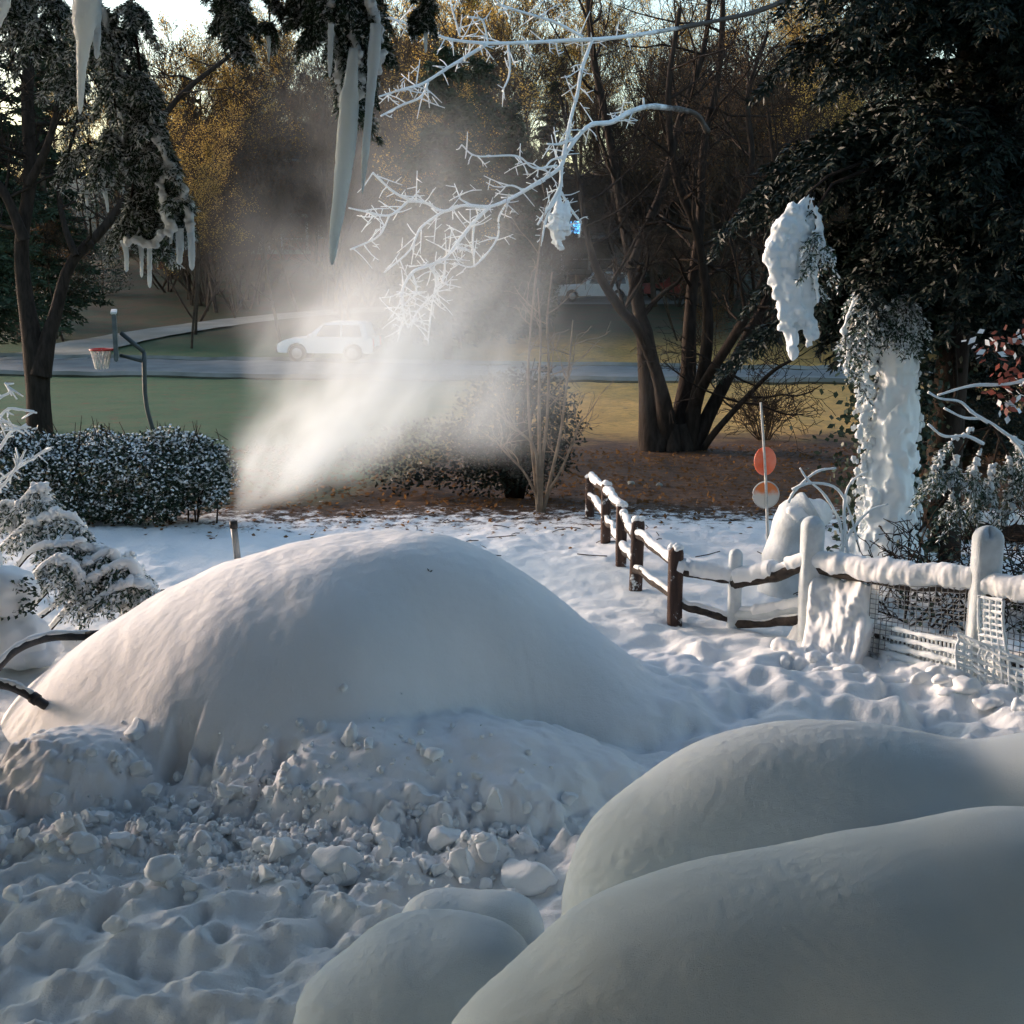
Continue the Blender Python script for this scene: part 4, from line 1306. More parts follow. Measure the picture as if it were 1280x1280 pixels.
# the many-stemmed tree in the lawn, with frosted twigs where the spray reaches it
pb = ghit(840, 562); YT = pb[1]
mt = thing('many_stemmed_tree', pb, 'large bare tree with many dark stems and frosted branches right of the mist', 'tree')
mb = MB()
r = np.random.default_rng(8)
stems = [([(818, 566), (815, 520), (812, 470), (806, 420), (800, 395), (790, 330), (775, 250), (760, 160), (740, 60), (730, -80)], [42, 34, 28, 24, 19, 15, 12, 10, 8, 5], .3),
         ([(835, 566), (832, 520), (822, 470), (800, 415), (775, 385), (750, 345), (735, 300), (722, 220), (700, 120)], [30, 24, 16, 14, 12, 10, 8, 6, 4], -.6),
         ([(850, 566), (852, 520), (860, 470), (862, 410), (866, 350), (875, 280), (880, 180), (900, 80), (905, -60)], [30, 24, 20, 16, 14, 12, 10, 8, 5], .6),
         ([(860, 566), (868, 510), (880, 460), (885, 400), (880, 340), (868, 280), (845, 220), (835, 120), (850, 10)], [24, 18, 15, 13, 12, 11, 9, 7, 5], -.3),
         ([(868, 560), (885, 520), (908, 475), (925, 440), (945, 400), (975, 350), (1000, 270), (1010, 160)], [24, 19, 17, 15, 12, 9, 7, 4], .2),
         ([(862, 520), (880, 480), (905, 440), (935, 390), (960, 330), (970, 240), (960, 140)], [16, 14, 12, 11, 9, 7, 4], -.9),
         ([(872, 575), (890, 545), (930, 500), (965, 465), (990, 450)], [12, 9, 7, 5, 3], -.5),
         ([(880, 340), (900, 300), (925, 260), (940, 200), (935, 120), (960, 40)], [12, 10, 9, 7, 6, 4], .5),
         ([(790, 330), (810, 280), (830, 230), (850, 150), (880, 60), (890, -40)], [12, 11, 10, 9, 7, 4], .8)]
for i, (pix, w, dy) in enumerate(stems):
    P, ww = px_tube(mb, pix, w, YT, YT + dy * 2.4, seed=i + 30)
    for k in range(13):
        j = int(r.integers(10, len(P) - 1))
        dd = r.normal(size=3); dd[2] = abs(dd[2]) * .7
        branch(mb, P[j], dd / np.linalg.norm(dd), r.uniform(.9, 2.5), ww[j] * .45, 2, r, (9, 7, 6, 5), .07, .25, .0055)
k = 14
a = rng.uniform(0, 6.28, k)
for q in range(8):
    an = q / 8 * 6.28
    mb.tube(spline([(pb[0] + .45 * math.cos(an), pb[1] + .3 * math.sin(an), pb[2] - .15), (pb[0] + .36 * math.cos(an), pb[1] + .25 * math.sin(an), pb[2] + .05), (pb[0] + .22 * math.cos(an), pb[1] + .14 * math.sin(an), pb[2] + .5)], 6), [.14, .16, .17, .15, .13, .1], 9)
mb.build('trunk', M['bark'], mt)
fbm_ = [([(1060, -60), (1010, -15), (955, 11), (900, 25), (820, 40), (760, 48), (720, 50), (660, 53), (610, 54), (561, 49), (533, 37), (490, 23), (455, 3), (430, -20)], 9, 3),
        ([(610, 54), (561, 84), (529, 104), (505, 111), (473, 121)], 6, 3), ([(535, 103), (526, 121), (501, 132), (476, 145)], 5, 3),
        ([(635, 56), (637, 91), (628, 114)], 4, 3), ([(585, 21), (603, 26), (610, 53)], 4, 3), ([(620, 5), (649, 14), (694, 28), (728, 46)], 4, 5),
        ([(564, 7), (575, 46)], 3, 3), ([(740, 50), (727, 87), (722, 116), (713, 150), (703, 200)], 6, 6),
        ([(885, 165), (868, 142), (827, 134), (805, 134), (783, 142), (763, 153), (739, 156), (721, 172), (708, 191), (698, 211), (666, 232), (638, 248), (612, 258), (578, 257), (554, 264), (533, 254), (512, 250), (491, 239), (466, 216)], 10, 4),
        ([(612, 258), (592, 278), (575, 299), (557, 322), (536, 332), (515, 341), (501, 369), (505, 394), (498, 418)], 7, 4),
        ([(512, 250), (487, 269), (455, 264), (436, 260)], 5, 3), ([(487, 269), (473, 295), (438, 312)], 4, 3),
        ([(554, 264), (526, 285), (512, 313), (480, 341)], 5, 3), ([(638, 248), (624, 271), (621, 299), (593, 332), (568, 329)], 4, 3), ([(593, 278), (591, 302), (593, 334)], 4, 3),
        ([(696, 207), (668, 210), (645, 195), (596, 195), (577, 181)], 4, 2.5), ([(536, 332), (545, 350), (540, 380), (535, 425)], 4, 3), ([(557, 322), (552, 355), (525, 385), (510, 410)], 4, 3),
        ([(515, 341), (520, 365), (500, 385)], 4, 3), ([(702, 203), (701, 228), (698, 253), (699, 290)], 7, 6), ([(701, 232), (688, 255), (672, 281)], 5, 4), ([(700, 240), (684, 270), (677, 302)], 5, 4), ([(701, 240), (714, 262), (726, 278)], 5, 4),
        ([(721, 172), (700, 180), (684, 180)], 5, 3), ([(705, 197), (690, 200), (680, 212)], 4, 3), ([(805, 134), (804, 122)], 5, 3), ([(590, 257), (575, 248), (578, 238)], 4, 2), ([(655, 238), (640, 232), (626, 234)], 4, 2)]
def dep(px):
    return 19.0 + (px - 440) / 500 * 5.0
for i, (pix, w0, w1) in enumerate(fbm_):
    n = 8 * len(pix)
    P = spline([at(a_, b_, dep(a_)) for a_, b_ in pix], n)
    rad = np.linspace(w0, w1, n) / 2.75 / FPX * P[:, 1]
    rad = rad * (1 + .15 * vnoise(np.arange(n) * .7, i * 3.1))
    mb = MB().tube(P, rad, 7)
    Lp = np.linalg.norm(np.diff(P, axis=0), axis=1).sum()
    for k in range(int(Lp * (7 if i not in (9, 16, 17, 18) else 17)) + 1):
        j = int(r.integers(2, n))
        if pix[0][0] > 800 and P[j, 0] / P[j, 1] * FPX + 640 > 790: continue
        dd = r.normal(size=3) * [1, .6, 1]
        ln = r.uniform(.12, .42)
        q = spline([P[j], P[j] + dd / np.linalg.norm(dd) * ln * .5, P[j] + dd / np.linalg.norm(dd) * ln + [0, 0, r.uniform(-.06, .06)]], 5)
        mb.tube(q, np.linspace(.011, .006, 5), 5)
        if r.random() < .7:
            e = r.normal(size=3); e /= np.linalg.norm(e)
            mb.tube([q[3], q[3] + e * ln * .4], [.009, .005], 4)
            e = r.normal(size=3); e /= np.linalg.norm(e)
            mb.tube([q[2], q[2] + e * ln * .35], [.008, .005], 4)
    ob = mb.build('frosted_branch', M['frost_fade'] if max(p_[0] for p_ in pix) > 780 else M['frost'], mt)
    if i == 19:
        ib = MB()
        for (x0, y0, y1, ww) in ((698, 246, 309, 15), (708, 250, 288, 11), (692, 262, 298, 8), (703, 262, 300, 10)):
            Pq = spline([at(x0 + 1, y0, dep(700)), at(x0, (y0 + y1) / 2, dep(700) - .05), at(x0 - 2, y1, dep(700))], 20)
            ib.tube(Pq, np.interp(np.linspace(0, 1, 20), [0, .3, .8, 1], [.4, 1, .9, .3]) * ww / 2 / FPX * 21 * (1 + .15 * vnoise(np.arange(20) * .8, x0)), 9)
            lumps_along(ib, Pq[4:], .06, 16, x0, .8)
        fuse(ib.build('ice_clump', M['frost'], ob), .012, 1)

# ------------------------------------------------------------------ hedge, thin sapling and dark shrub
r = np.random.default_rng(31)
hc = ghit(110, 660); HY = hc[1] + .45
hedge = thing('clipped_hedge', (at(100, 600, HY)[0], HY, gz(at(100, 600, HY)[0], HY)), 'dense leafy hedge dusted with snow behind the left of the mound', 'hedge')
xl, xr_ = at(-90, 600, HY)[0], at(290, 600, HY)[0]
hw, hh_, hd = (xr_ - xl) / 2 * .97, 1.12, .62
hx = (xl + xr_) / 2
n = 26000
d = r.uniform(-1, 1, (n * 2, 3)); 
q = (np.abs(d[:, 0]) ** 5 + np.abs(d[:, 1]) ** 3.2 + np.abs(d[:, 2]) ** 3.2) ** (1 / 3.6)
d = d[(q < 1.0) & (q > .62)][:n]
P = d * [hw, hd, hh_ / 2]
P = P * (1 + .10 * fbm(P[:, 0] / .35, P[:, 1] / .35, P[:, 2] / .35, 3, 2))[:, None] + [hx, HY, hh_ * .5]
P[:, 2] += .08 * fbm(P[:, 0] / .5, P[:, 1] / .5, 0, 15, 2)
P = P[P[:, 2] > .03]
P[:, 2] += gz(hx, HY)
mb = MB().leaves(P, .055 * r.uniform(.7, 1.4, len(P)), .036, seed=4)
mb.build('foliage', M['leaf_dark'], hedge)
# snow caught on the leaves: more on top, less underneath
rel = (P[:, 2] - gz(hx, HY)) / hh_
pr_ = np.clip(.38 + .5 * rel + .9 * (.5 * vnoise(P[:, 0] / .22, P[:, 1] / .22, P[:, 2] / .22, 8)), .02, .9)
S = P[r.random(len(P)) < pr_ * .75]
mb = MB().leaves(S + [0, -.006, .008], .05 * r.uniform(.6, 1.3, len(S)), .036, up=(0, -.5, 1.6), seed=5)
k = S[r.random(len(S)) < .16]
mb.blobs(k + [0, -.01, .012], np.stack([.022 * r.uniform(.6, 1.3, len(k)), .018 * np.ones(len(k)), .012 * np.ones(len(k))], 1), 1, .2, 3)
mb.build('snow', M['frost'], hedge)
wst = MB()
for k in range(40):
    x = r.uniform(xl + .1, xr_ - .1)
    wst.tube(spline([(x, HY + r.uniform(-.2, .2), gz(hx, HY) - .1), (x + r.uniform(-.1, .1), HY + r.uniform(-.3, .3), .5), (x + r.uniform(-.2, .2), HY + r.uniform(-.4, .4), 1.0)], 5), .012, 4)
for k in range(60):                                  # shoots standing above the clipped top
    x = r.uniform(xl, xr_)
    wst.tube([(x, HY + r.uniform(-.4, .4), 1.0), (x + r.uniform(-.04, .04), HY + r.uniform(-.4, .4), r.uniform(1.18, 1.34))], [.008, .004], 3)
wst.build('stem', M['bark'], hedge)

# dark shrub and thin-stemmed sapling at the edge of the mist
sp = ghit(676, 641)
ds = thing('dark_shrub', (sp[0] + .05, sp[1] + 1.4, gz(sp[0], sp[1] + 1.4)), 'dark leafy shrub behind the thin sapling at the edge of the mist', 'shrub')
n = 9000
d = r.normal(size=(n, 3)); d /= np.linalg.norm(d, axis=1)[:, None]
rr = r.uniform(.3, 1, n) ** .45 * (1 + .28 * vnoise(d[:, 0] * 2.3, d[:, 1] * 2.3, d[:, 2] * 2.3, 61))
c = np.array([sp[0] - .35, sp[1] + 1.4, .85])
P = np.vstack([d[:6500] * rr[:6500, None] * [.95, .7, .95] + c, d[6500:] * rr[6500:, None] * [1.2, .6, .55] + c + [-1.2, .2, -.35]])
P = P[P[:, 2] > -.05]
MB().leaves(P, .075 * r.uniform(.7, 1.4, len(P)), .04, seed=9).build('foliage', M['needle'], ds)
wst = MB()
for k in range(26):
    a = r.uniform(0, 6.28)
    e = c + np.array([math.cos(a) * r.uniform(.3, 1.0), math.sin(a) * .5, r.uniform(.2, 1.1)])
    wst.tube(spline([(c[0] + .1 * math.cos(a), c[1], -.2), (c + e) / 2 + [0, 0, -.1], e], 6), np.linspace(.022, .007, 6), 4)
wst.build('stem', M['bark'], ds)
sa = thing('thin_sapling', sp, 'pale sapling of several thin stems at the back of the snow', 'sapling')
for pix, w in (([(673, 640), (668, 590), (662, 530), (660, 470), (664, 400), (672, 330), (678, 280)], [7, 5, 4, 4, 3, 3, 2]), ([(676, 640), (678, 580), (684, 520), (686, 460), (684, 400), (690, 340)], [7, 5, 4, 4, 3, 2]),
               ([(679, 640), (690, 590), (700, 545), (706, 500), (712, 450), (716, 400)], [6, 5, 4, 3, 3, 2]), ([(674, 640), (672, 600), (668, 560), (650, 540), (632, 525), (622, 515)], [6, 4, 4, 3, 3, 2]),
               ([(671, 620), (655, 590), (636, 570), (622, 555)], [4, 3, 3, 2]), ([(682, 620), (700, 590), (715, 555), (728, 520)], [4, 3, 3, 2]), ([(675, 635), (674, 540), (674, 480), (676, 420), (672, 360)], [6, 5, 4, 3, 2])):
    mb = MB(); Pq, ww = px_tube(mb, pix, w, sp[1], sp[1] + r.uniform(-.3, .3), 6, seed=w[0])
    for k in range(6):
        j = int(r.integers(10, len(Pq) - 1)); dd = r.normal(size=3); dd[2] = abs(dd[2])
        branch(mb, Pq[j], dd / np.linalg.norm(dd), r.uniform(.3, .8), .010, 3, r, (9, 7, 6, 4), .08, .2, .004)
    mb.build('stem', M['bark_pale'], sa)

# brushy brown shrub behind the marker stake
p = ghit(955, 548)
bs_ = thing('twiggy_shrub', p, 'twiggy bare shrub on the brown lawn behind the orange discs', 'shrub')
mb = MB()
for k in range(26):
    a = r.uniform(0, 6.28)
    branch(mb, p + np.array([.1 * math.cos(a), .1 * math.sin(a), -.05]), np.array([.55 * math.cos(a), .4 * math.sin(a), 1]) / 1.2, r.uniform(.6, 1.25), .014, 2, r, (9, 7, 6, 4), .02, .2, .006)
mb.build('stem', M['bark_far'], bs_)

# ------------------------------------------------------------------ bent snow-laden shrub at left
r = np.random.default_rng(41)
bl = thing('bowed_shrub', (at(60, 780, 12.3)[0], 12.3, 0), 'shrub bowed to the ground under snow in front of the hedge', 'shrub')
arcs = [([(-20, 690), (10, 650), (45, 612), (58, 625), (60, 650)], 12.6), ([(-20, 720), (10, 680), (40, 655), (75, 645), (98, 655), (110, 685)], 12.4), ([(0, 740), (40, 690), (80, 682), (125, 690), (150, 705)], 12.2),
        ([(30, 770), (70, 730), (110, 705), (140, 692), (150, 720), (155, 765)], 12.1), ([(40, 780), (80, 750), (120, 722), (160, 705), (178, 735), (186, 762)], 12.0), ([(60, 790), (110, 735), (150, 700), (172, 715), (170, 752)], 12.2),
        ([(-10, 660), (5, 630), (20, 645), (22, 690)], 12.7), ([(20, 760), (50, 715), (75, 700), (100, 720), (112, 760)], 12.0), ([(100, 770), (140, 740), (180, 730), (198, 752)], 11.9)]
for i, (pix, Yb) in enumerate(arcs):
    P = spline([at(a_, b_, Yb) for a_, b_ in pix], 30)
    w, g, s = MB(), MB(), MB()
    w.tube(P, np.linspace(.02, .006, 30), 6)
    for k in range(26):
        u = r.uniform(.25, 1)
        st_ = np.array([np.interp(u, np.linspace(0, 1, 30), P[:, j]) for j in range(3)])
        a = r.uniform(0, 6.28)
        spray(g, st_, (math.cos(a), math.sin(a), -.4), r.uniform(.12, .26), r, 6, .8, (.05, .016), 9, None, .004, s, .45)
    Q = P + [0, 0, .02]
    tt = np.linspace(0, 1, 30)
    s.tube(Q, (.026 + .024 * tt) * (1 + .3 * fbm(tt * 7, i * 2.2, 0, 6, 3)), 9)
    lumps_along(s, Q[10:], .045, 40, 50 + i, .9, 2, .7)
    ob = w.build('branch', M['bark'], bl)
    g.build('needles', M['needle_near'], ob)
    s.build('snow', M['snow'], ob)
# rounded snow-capped shrub cut by the left edge
ls = thing('snow_capped_shrub', (at(-10, 800, 11.4)[0], 11.4, 0), 'rounded snow capped shrub cut off by the left edge', 'shrub')
C = np.array([at(-20, 745, 11.4), at(5, 740, 11.2), at(-60, 780, 11.4), at(0, 790, 11.3), at(20, 800, 11.2), at(-30, 700, 11.5), at(45, 815, 11.2)])
MB().blobs(C, np.array([[.34, .3, .26], [.27, .25, .22], [.4, .4, .5], [.25, .25, .28], [.3, .3, .25], [.2, .2, .25], [.22, .22, .12]]), 4, .14, 3).build('snow_cover', M['snow'], ls)
mb = MB()
P = np.array([at(px_, py_, 11.05) for px_, py_ in zip(r.uniform(-20, 44, 260), r.uniform(722, 770, 260))])
mb.leaves(P + r.normal(size=P.shape) * .03, .06, .03, seed=3)
mb.build('foliage', M['leaf_dark'], ls)
# frosted twigs reaching in from the left edge
ft = thing('frosted_twigs', (at(-40, 760, 13.0)[0], 13.0, 0), 'thin white frosted twigs at the left edge above the hedge', 'twigs')
for i, pix in enumerate(([(-60, 760), (-45, 640), (-20, 560), (5, 515), (25, 512), (46, 516)], [(-50, 680), (-30, 560), (-8, 505), (12, 490), (6, 478)], [(-30, 600), (0, 560), (14, 540), (34, 532)], [(-50, 700), (-20, 620), (15, 590), (45, 570), (60, 560)],
                         [(-40, 640), (0, 610), (20, 585), (32, 562)], [(-40, 560), (-10, 530), (10, 528), (18, 538)])):
    P = spline([at(a_, b_, 13.0 - .1 * i) for a_, b_ in pix], 24)
    mb = MB().tube(P, np.linspace(.02, .011, 24) * (1 + .2 * vnoise(np.arange(24) * .8, i * 2)), 6)
    for k in range(9):
        j = int(r.integers(8, 23)); dd = r.normal(size=3) * [1, .5, .8]; dd /= np.linalg.norm(dd)
        mb.tube([P[j], P[j] + dd * r.uniform(.06, .16)], [.012, .007], 4)
    mb.build('twig', M['frost'], ft)

# ------------------------------------------------------------------ tall evergreen at right with iced trunk
r = np.random.default_rng(51)
YH = 15.2
tb = at(1172, 700, YH)
hm = thing('tall_hemlock', (tb[0], YH, gz(tb[0], YH)), 'tall dark evergreen at right with its trunk plastered in ice', 'tree')
TP = spline([(tb[0] + .02, YH, -.2), (tb[0] + .0, YH, 1), (tb[0] + .03, YH, 3), (tb[0] - .02, YH, 6), (tb[0], YH, 13)], 24)
MB().tube(TP, np.linspace(.25, .07, 24), 16).build('trunk', M['bark'], hm)
for i in range(138):
    f = (i + r.random()) / 104
    z = 2.55 + f * 8.5
    a = r.uniform(0, 6.28)
    if i >= 104:
        f = .2; z = r.uniform(3.0, 5.2); a = r.uniform(2.4, 5.2)
    L = r.uniform(1.5, 2.5) * (1 - .30 * f)
    if z < 3.1: L *= .62
    if i >= 104: L = r.uniform(1.2, 1.9)
    w, g = MB(), MB()
    st_ = np.array([tb[0], YH, z])
    ax = spray(g, st_, (math.cos(a), math.sin(a), r.uniform(.05, .35)), L, r, 28, .38, (.10, .030), 38, w, .016, flat=.8)
    for k in range(4):
        q = ax[int(r.integers(4, 11))]
        a2 = a + r.uniform(-1, 1)
        spray(g, q, (math.cos(a2), math.sin(a2), -.3), L * .4, r, 14, .5, (.09, .028), 22, None, .008, flat=.8)
    ob = w.build('bough', M['bark'], hm)
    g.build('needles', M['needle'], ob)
# column of rime and iced ivy on the trunk
ivy, lf, core = MB(), MB(), MB()
cpx = [(1118, 400), (1122, 450), (1118, 520), (1110, 590), (1108, 650), (1110, 712)]
P = spline([at(a_, b_, YH - .42) for a_, b_ in cpx], 40)
w = np.interp(np.linspace(0, 1, 40), [0, .15, .4, .7, .88, 1], [18, 40, 54, 66, 80, 104]) / 2 / FPX * YH
n0 = 120
P0_ = spline([at(a_, b_, YH - .42) for a_, b_ in cpx], n0); w0_ = np.interp(np.linspace(0, 1, n0), np.linspace(0, 1, 40), w)
mbt = MB().tube(P0_, w0_ * .92, 48, cap=True)
Vt = mbt.V[0]; ctr = np.vstack([np.repeat(P0_, 48, 0), P0_[:1], P0_[-1:]]); rv = Vt - ctr
Vt = ctr + rv * (1 + .22 * fbm(Vt[:, 0] / .16, Vt[:, 1] / .16, Vt[:, 2] / .30, 91, 3) + .06 * vnoise(Vt[:, 0] / .04, Vt[:, 1] / .04, Vt[:, 2] / .06, 92))[:, None]
core.add(Vt, mbt.F[0]); core.F.append(mbt.F[1] + core.n - len(Vt))
n = 70
t = r.uniform(.1, 1, n)
Q = np.stack([np.interp(t, np.linspace(0, 1, 40), P[:, i]) for i in range(3)], 1)
ww = np.interp(t, np.linspace(0, 1, 40), w)
a = r.uniform(math.pi, 2 * math.pi, n)
Q[:, 0] += np.cos(a) * ww * r.uniform(.75, 1.25, n); Q[:, 1] += np.sin(a) * ww * .9
s = r.uniform(.03, .08, n)
core.blobs(Q, np.stack([s * .9, s * .6, s * r.uniform(1., 2.0, n)], 1), 2, .45, 14, 2.4)
co = fuse(core.build('ice_column', M['frost'], hm), .016, 5)
n = 3600
t = r.uniform(0, 1, n)
pxs = np.interp(t, [0, .3, .7, 1], [1122, 1118, 1112, 1120]) + r.normal(size=n) * np.interp(t, [0, .3, .7, 1], [26, 30, 32, 36])
pys = 372 + t * 335
P2 = np.array([at(a_, b_, YH - .33 + r.uniform(-.1, .25)) for a_, b_ in zip(pxs, pys)])
lf.leaves(P2, .085 * r.uniform(.7, 1.3, n), .06, up=(0, -1.5, 0), seed=8, droop=.8)
lf.build('ivy_leaves', M['leaf_dark'], hm)
n = 420
t = r.uniform(0, 1, n)
sd = np.where(r.random(n) < .62, -1, 1)
pxs = np.interp(t, [0, .3, .7, 1], [1115, 1112, 1108, 1112]) + sd * (np.interp(t, [0, .3, .7, 1], [16, 26, 30, 36]) + r.normal(size=n) * 7)
pys = 372 + t * 320
P3 = np.array([at(a_, b_, YH - .45 + r.uniform(-.08, .1)) for a_, b_ in zip(pxs, pys)])
s = r.uniform(.015, .042, n)
ivy.blobs(P3, np.stack([s, s * .6, s * r.uniform(.8, 1.7, n)], 1), 2, .45, 15, 2.2)
ivy.build('ivy_rime', M['frost'], hm)['kind'] = 'stuff'
# caked boughs hanging at the left of the crown
def caked(pix_list, Y, r0, n, attach, seed, label, feather=0):
    w = MB(); s = MB(); gr = MB(); fz = MB()
    p0 = at(*attach, Y + .2)
    for pix in pix_list:
        P = spline([at(a_, b_, Y) for a_, b_ in pix], 24)
        w.tube(P, np.linspace(.012, .006, 24), 5)
        lumps_along(s, P[3:], r0, n, seed + pix[0][0], 1.0, 2, 1.15)
        for k_ in range(feather):
            a_ = r.uniform(0, 6.28)
            spray(gr, P[int(r.integers(2, 24))], (math.cos(a_), math.sin(a_), -.3), r.uniform(.15, .32), r, 8, .8, (.05, .014), 12, w, .004, fz, .4)
        PP = spline([at(a_, b_, Y) for a_, b_ in pix], 90); uu = np.linspace(0, 1, 90)
        s.tube(PP, r0 * 1.05 * np.interp(uu, [0, .15, .4, .8, 1], [.12, .5, 1, .9, .35]) * (1 + .42 * fbm(uu * 16, seed + pix[0][0] * .1, 0, 3, 3)), 12)
    w.tube(spline([p0, at(*pix_list[0][0], Y)], 6), .014, 5)
    trunk_pt = np.array([tb[0], YH, p0[2] + .25])
    w.tube(spline([trunk_pt, (trunk_pt + p0) / 2 + [0, 0, .15], p0], 12), np.linspace(.04, .014, 12), 6)
    ob = w.build('bough', M['bark'], hm); ob['label'] = label
    fuse(s.build('caked_snow', M['frost'], ob), .013, 2)
    if feather: fz.build('frosted_needles', M['frost'], ob)
    if feather: gr.build('needles', M['needle_near'], ob)
caked([[(1012, 240), (995, 262), (978, 285), (968, 320), (975, 365), (985, 410), (990, 442)], [(1014, 240), (1000, 275), (990, 320), (995, 370), (1005, 400)], [(1018, 240), (1010, 290), (1006, 330), (1010, 370), (1014, 425)], [(1000, 262), (972, 300), (963, 330)],
       [(985, 290), (985, 340), (992, 400)]], 13.8, .058, 60, (1035, 220), 1, 'bough caked in thick popcorn like snow')
caked([[(1020, 262), (1022, 300), (1018, 340), (1024, 380)], [(1016, 250), (1026, 285), (1028, 330)]], 13.7, .022, 30, (1040, 230), 2, 'thin iced twigs beside the caked bough', 5)
caked([[(1092, 345), (1070, 375), (1056, 410), (1060, 440), (1056, 468)], [(1092, 350), (1075, 390), (1066, 430)]], 14.2, .026, 40, (1100, 335), 3, 'short iced bough beside the white trunk', 8)
caked([[(1130, 365), (1110, 385), (1095, 410), (1085, 440)], [(1132, 368), (1128, 400), (1118, 430)], [(1130, 365), (1140, 385), (1145, 420)], [(1110, 385), (1090, 400), (1075, 420)]], 14.4, .022, 30, (1140, 350), 4, 'iced sprays at the top of the white trunk', 14)
# low drooping bough at right, rimed
w, g, s = MB(), MB(), MB()
for pix in ([(1185, 500), (1240, 530), (1200, 545), (1175, 575), (1160, 610)], [(1240, 530), (1225, 560), (1215, 600), (1218, 640)], [(1240, 530), (1260, 570), (1265, 620), (1258, 655)], [(1240, 530), (1275, 560), (1290, 610)], [(1215, 540), (1195, 575), (1190, 620), (1200, 640)], [(1250, 545), (1240, 590), (1236, 625)]):
    P = spline([at(a_, b_, 13.4) for a_, b_ in pix], 24)
    w.tube(P, np.linspace(.014, .006, 24), 5)
    for k in range(9):
        q = P[int(r.integers(8, 24))]; a = r.uniform(0, 6.28)
        spray(g, q, (math.cos(a), math.sin(a), -.5), r.uniform(.10, .22), r, 8, 1.1, (.05, .012), 12, None, .004, s, .3)
    lumps_along(s, P[8:], .028, 30, 90 + pix[1][0], .9, 2, 1.2)
w.tube(spline([np.array([tb[0], YH, 2.6]), at(1195, 490, 14.2), at(1185, 500, 13.4)], 12), np.linspace(.03, .014, 12), 6)
ob = w.build('bough', M['bark'], hm); ob['label'] = 'low drooping bough with rimed green needles at the right edge'
g.build('needles', M['needle_near'], ob); s.build('rime', M['frost'], ob)

# ---- red-leaved oak sapling at the right edge
YO = 13.0
ok = thing('oak_sapling', (at(1310, 760, YO)[0], YO, gz(at(1310, 760, YO)[0], YO)), 'sapling with clinging red leaves and iced branches at the right edge', 'sapling')
mb = MB(); fb = MB(); lb = MB(); fl = MB()
PO = spline([(at(1310, 760, YO)[0], YO, -.1), at(1300, 620, YO), at(1290, 540, YO), at(1300, 430, YO), at(1290, 330, YO)], 20)
mb.tube(PO, np.linspace(.035, .014, 20), 8)
for pix in ([(1292, 560), (1262, 545), (1232, 525), (1205, 522), (1180, 510)], [(1235, 528), (1215, 515), (1200, 502), (1175, 498), (1160, 490)], [(1298, 470), (1260, 480), (1215, 482), (1172, 494)], [(1230, 555), (1208, 545), (1180, 545), (1160, 530)], [(1262, 545), (1275, 560), (1285, 580)]):
    P = spline([at(a_, b_, YO) for a_, b_ in pix], 20)
    fb.tube(P, np.linspace(.020, .012, 20) * (1 + .2 * vnoise(np.arange(20) * .8, pix[0][0])), 6)
for pix in ([(1300, 440), (1270, 445), (1240, 440), (1215, 430)], [(1296, 470), (1265, 470), (1235, 480)], [(1300, 400), (1270, 420), (1250, 425)], [(1298, 490), (1270, 500), (1250, 495)]):
    P = spline([at(a_, b_, YO) for a_, b_ in pix], 20)
    mb.tube(P, np.linspace(.012, .005, 20), 5)
    for k in range(26):
        q = P[int(r.integers(4, 20))] + r.normal(size=3) * .08
        (lb if r.random() < .6 else fl).leaves(q[None], .10 * r.uniform(.7, 1.3), .06, seed=int(r.integers(1e8)), droop=.7)
mb.build('stem', M['bark'], ok); fb.build('iced_branch', M['frost'], ok); lb.build('red_leaves', M['red_leaf'], ok); fl.build('frosted_leaves', M['frost'], ok)

# tangle behind the near fence bay
tg = thing('bramble_tangle', (4.6, 12.6, gz(4.6, 12.6)), 'dark bramble tangle behind the near bay of the fence', 'brambles')
mb = MB(); sn = MB()
for k in range(60):
    x = r.uniform(3.6, 6.4); y = r.uniform(12.2, 13.6)
    dd = np.array([r.normal() * .8, r.normal() * .4, 1]); dd /= np.linalg.norm(dd)
    branch(mb, (x, y, -.05), dd, r.uniform(.6, 1.2), .013, 2, r, (9, 7, 5, 3), -.06, .3, .005)
mb.build('stem', M['bark'], tg)
P = np.stack([r.uniform(3.7, 6.5, 900), r.uniform(12.1, 13.6, 900), r.uniform(0, .6, 900)], 1)
MB().leaves(P, .07 * r.uniform(.7, 1.3, 900), .045, seed=12).build('leaf', M['leaf_dark'], tg)
# log beyond the tree, lying across
lg = thing('snowy_log', (at(1230, 690, 16.4)[0], 16.4, .1), 'snow topped log lying beyond the evergreen trunk', 'log')
P = spline([at(1060, 665, 16.6), at(1200, 672, 16.4), at(1330, 676, 16.2)], 24); 
P[:, 2] = np.array([gz(a_[0], a_[1]) for a_ in P]) + .14
MB().tube(P, .15, 12).build('bark_log', M['bark'], lg)
rough_tube(MB(), P + [0, 0, .10], .12, 14, .25, .12, 3).build('snow', M['snow'], lg)

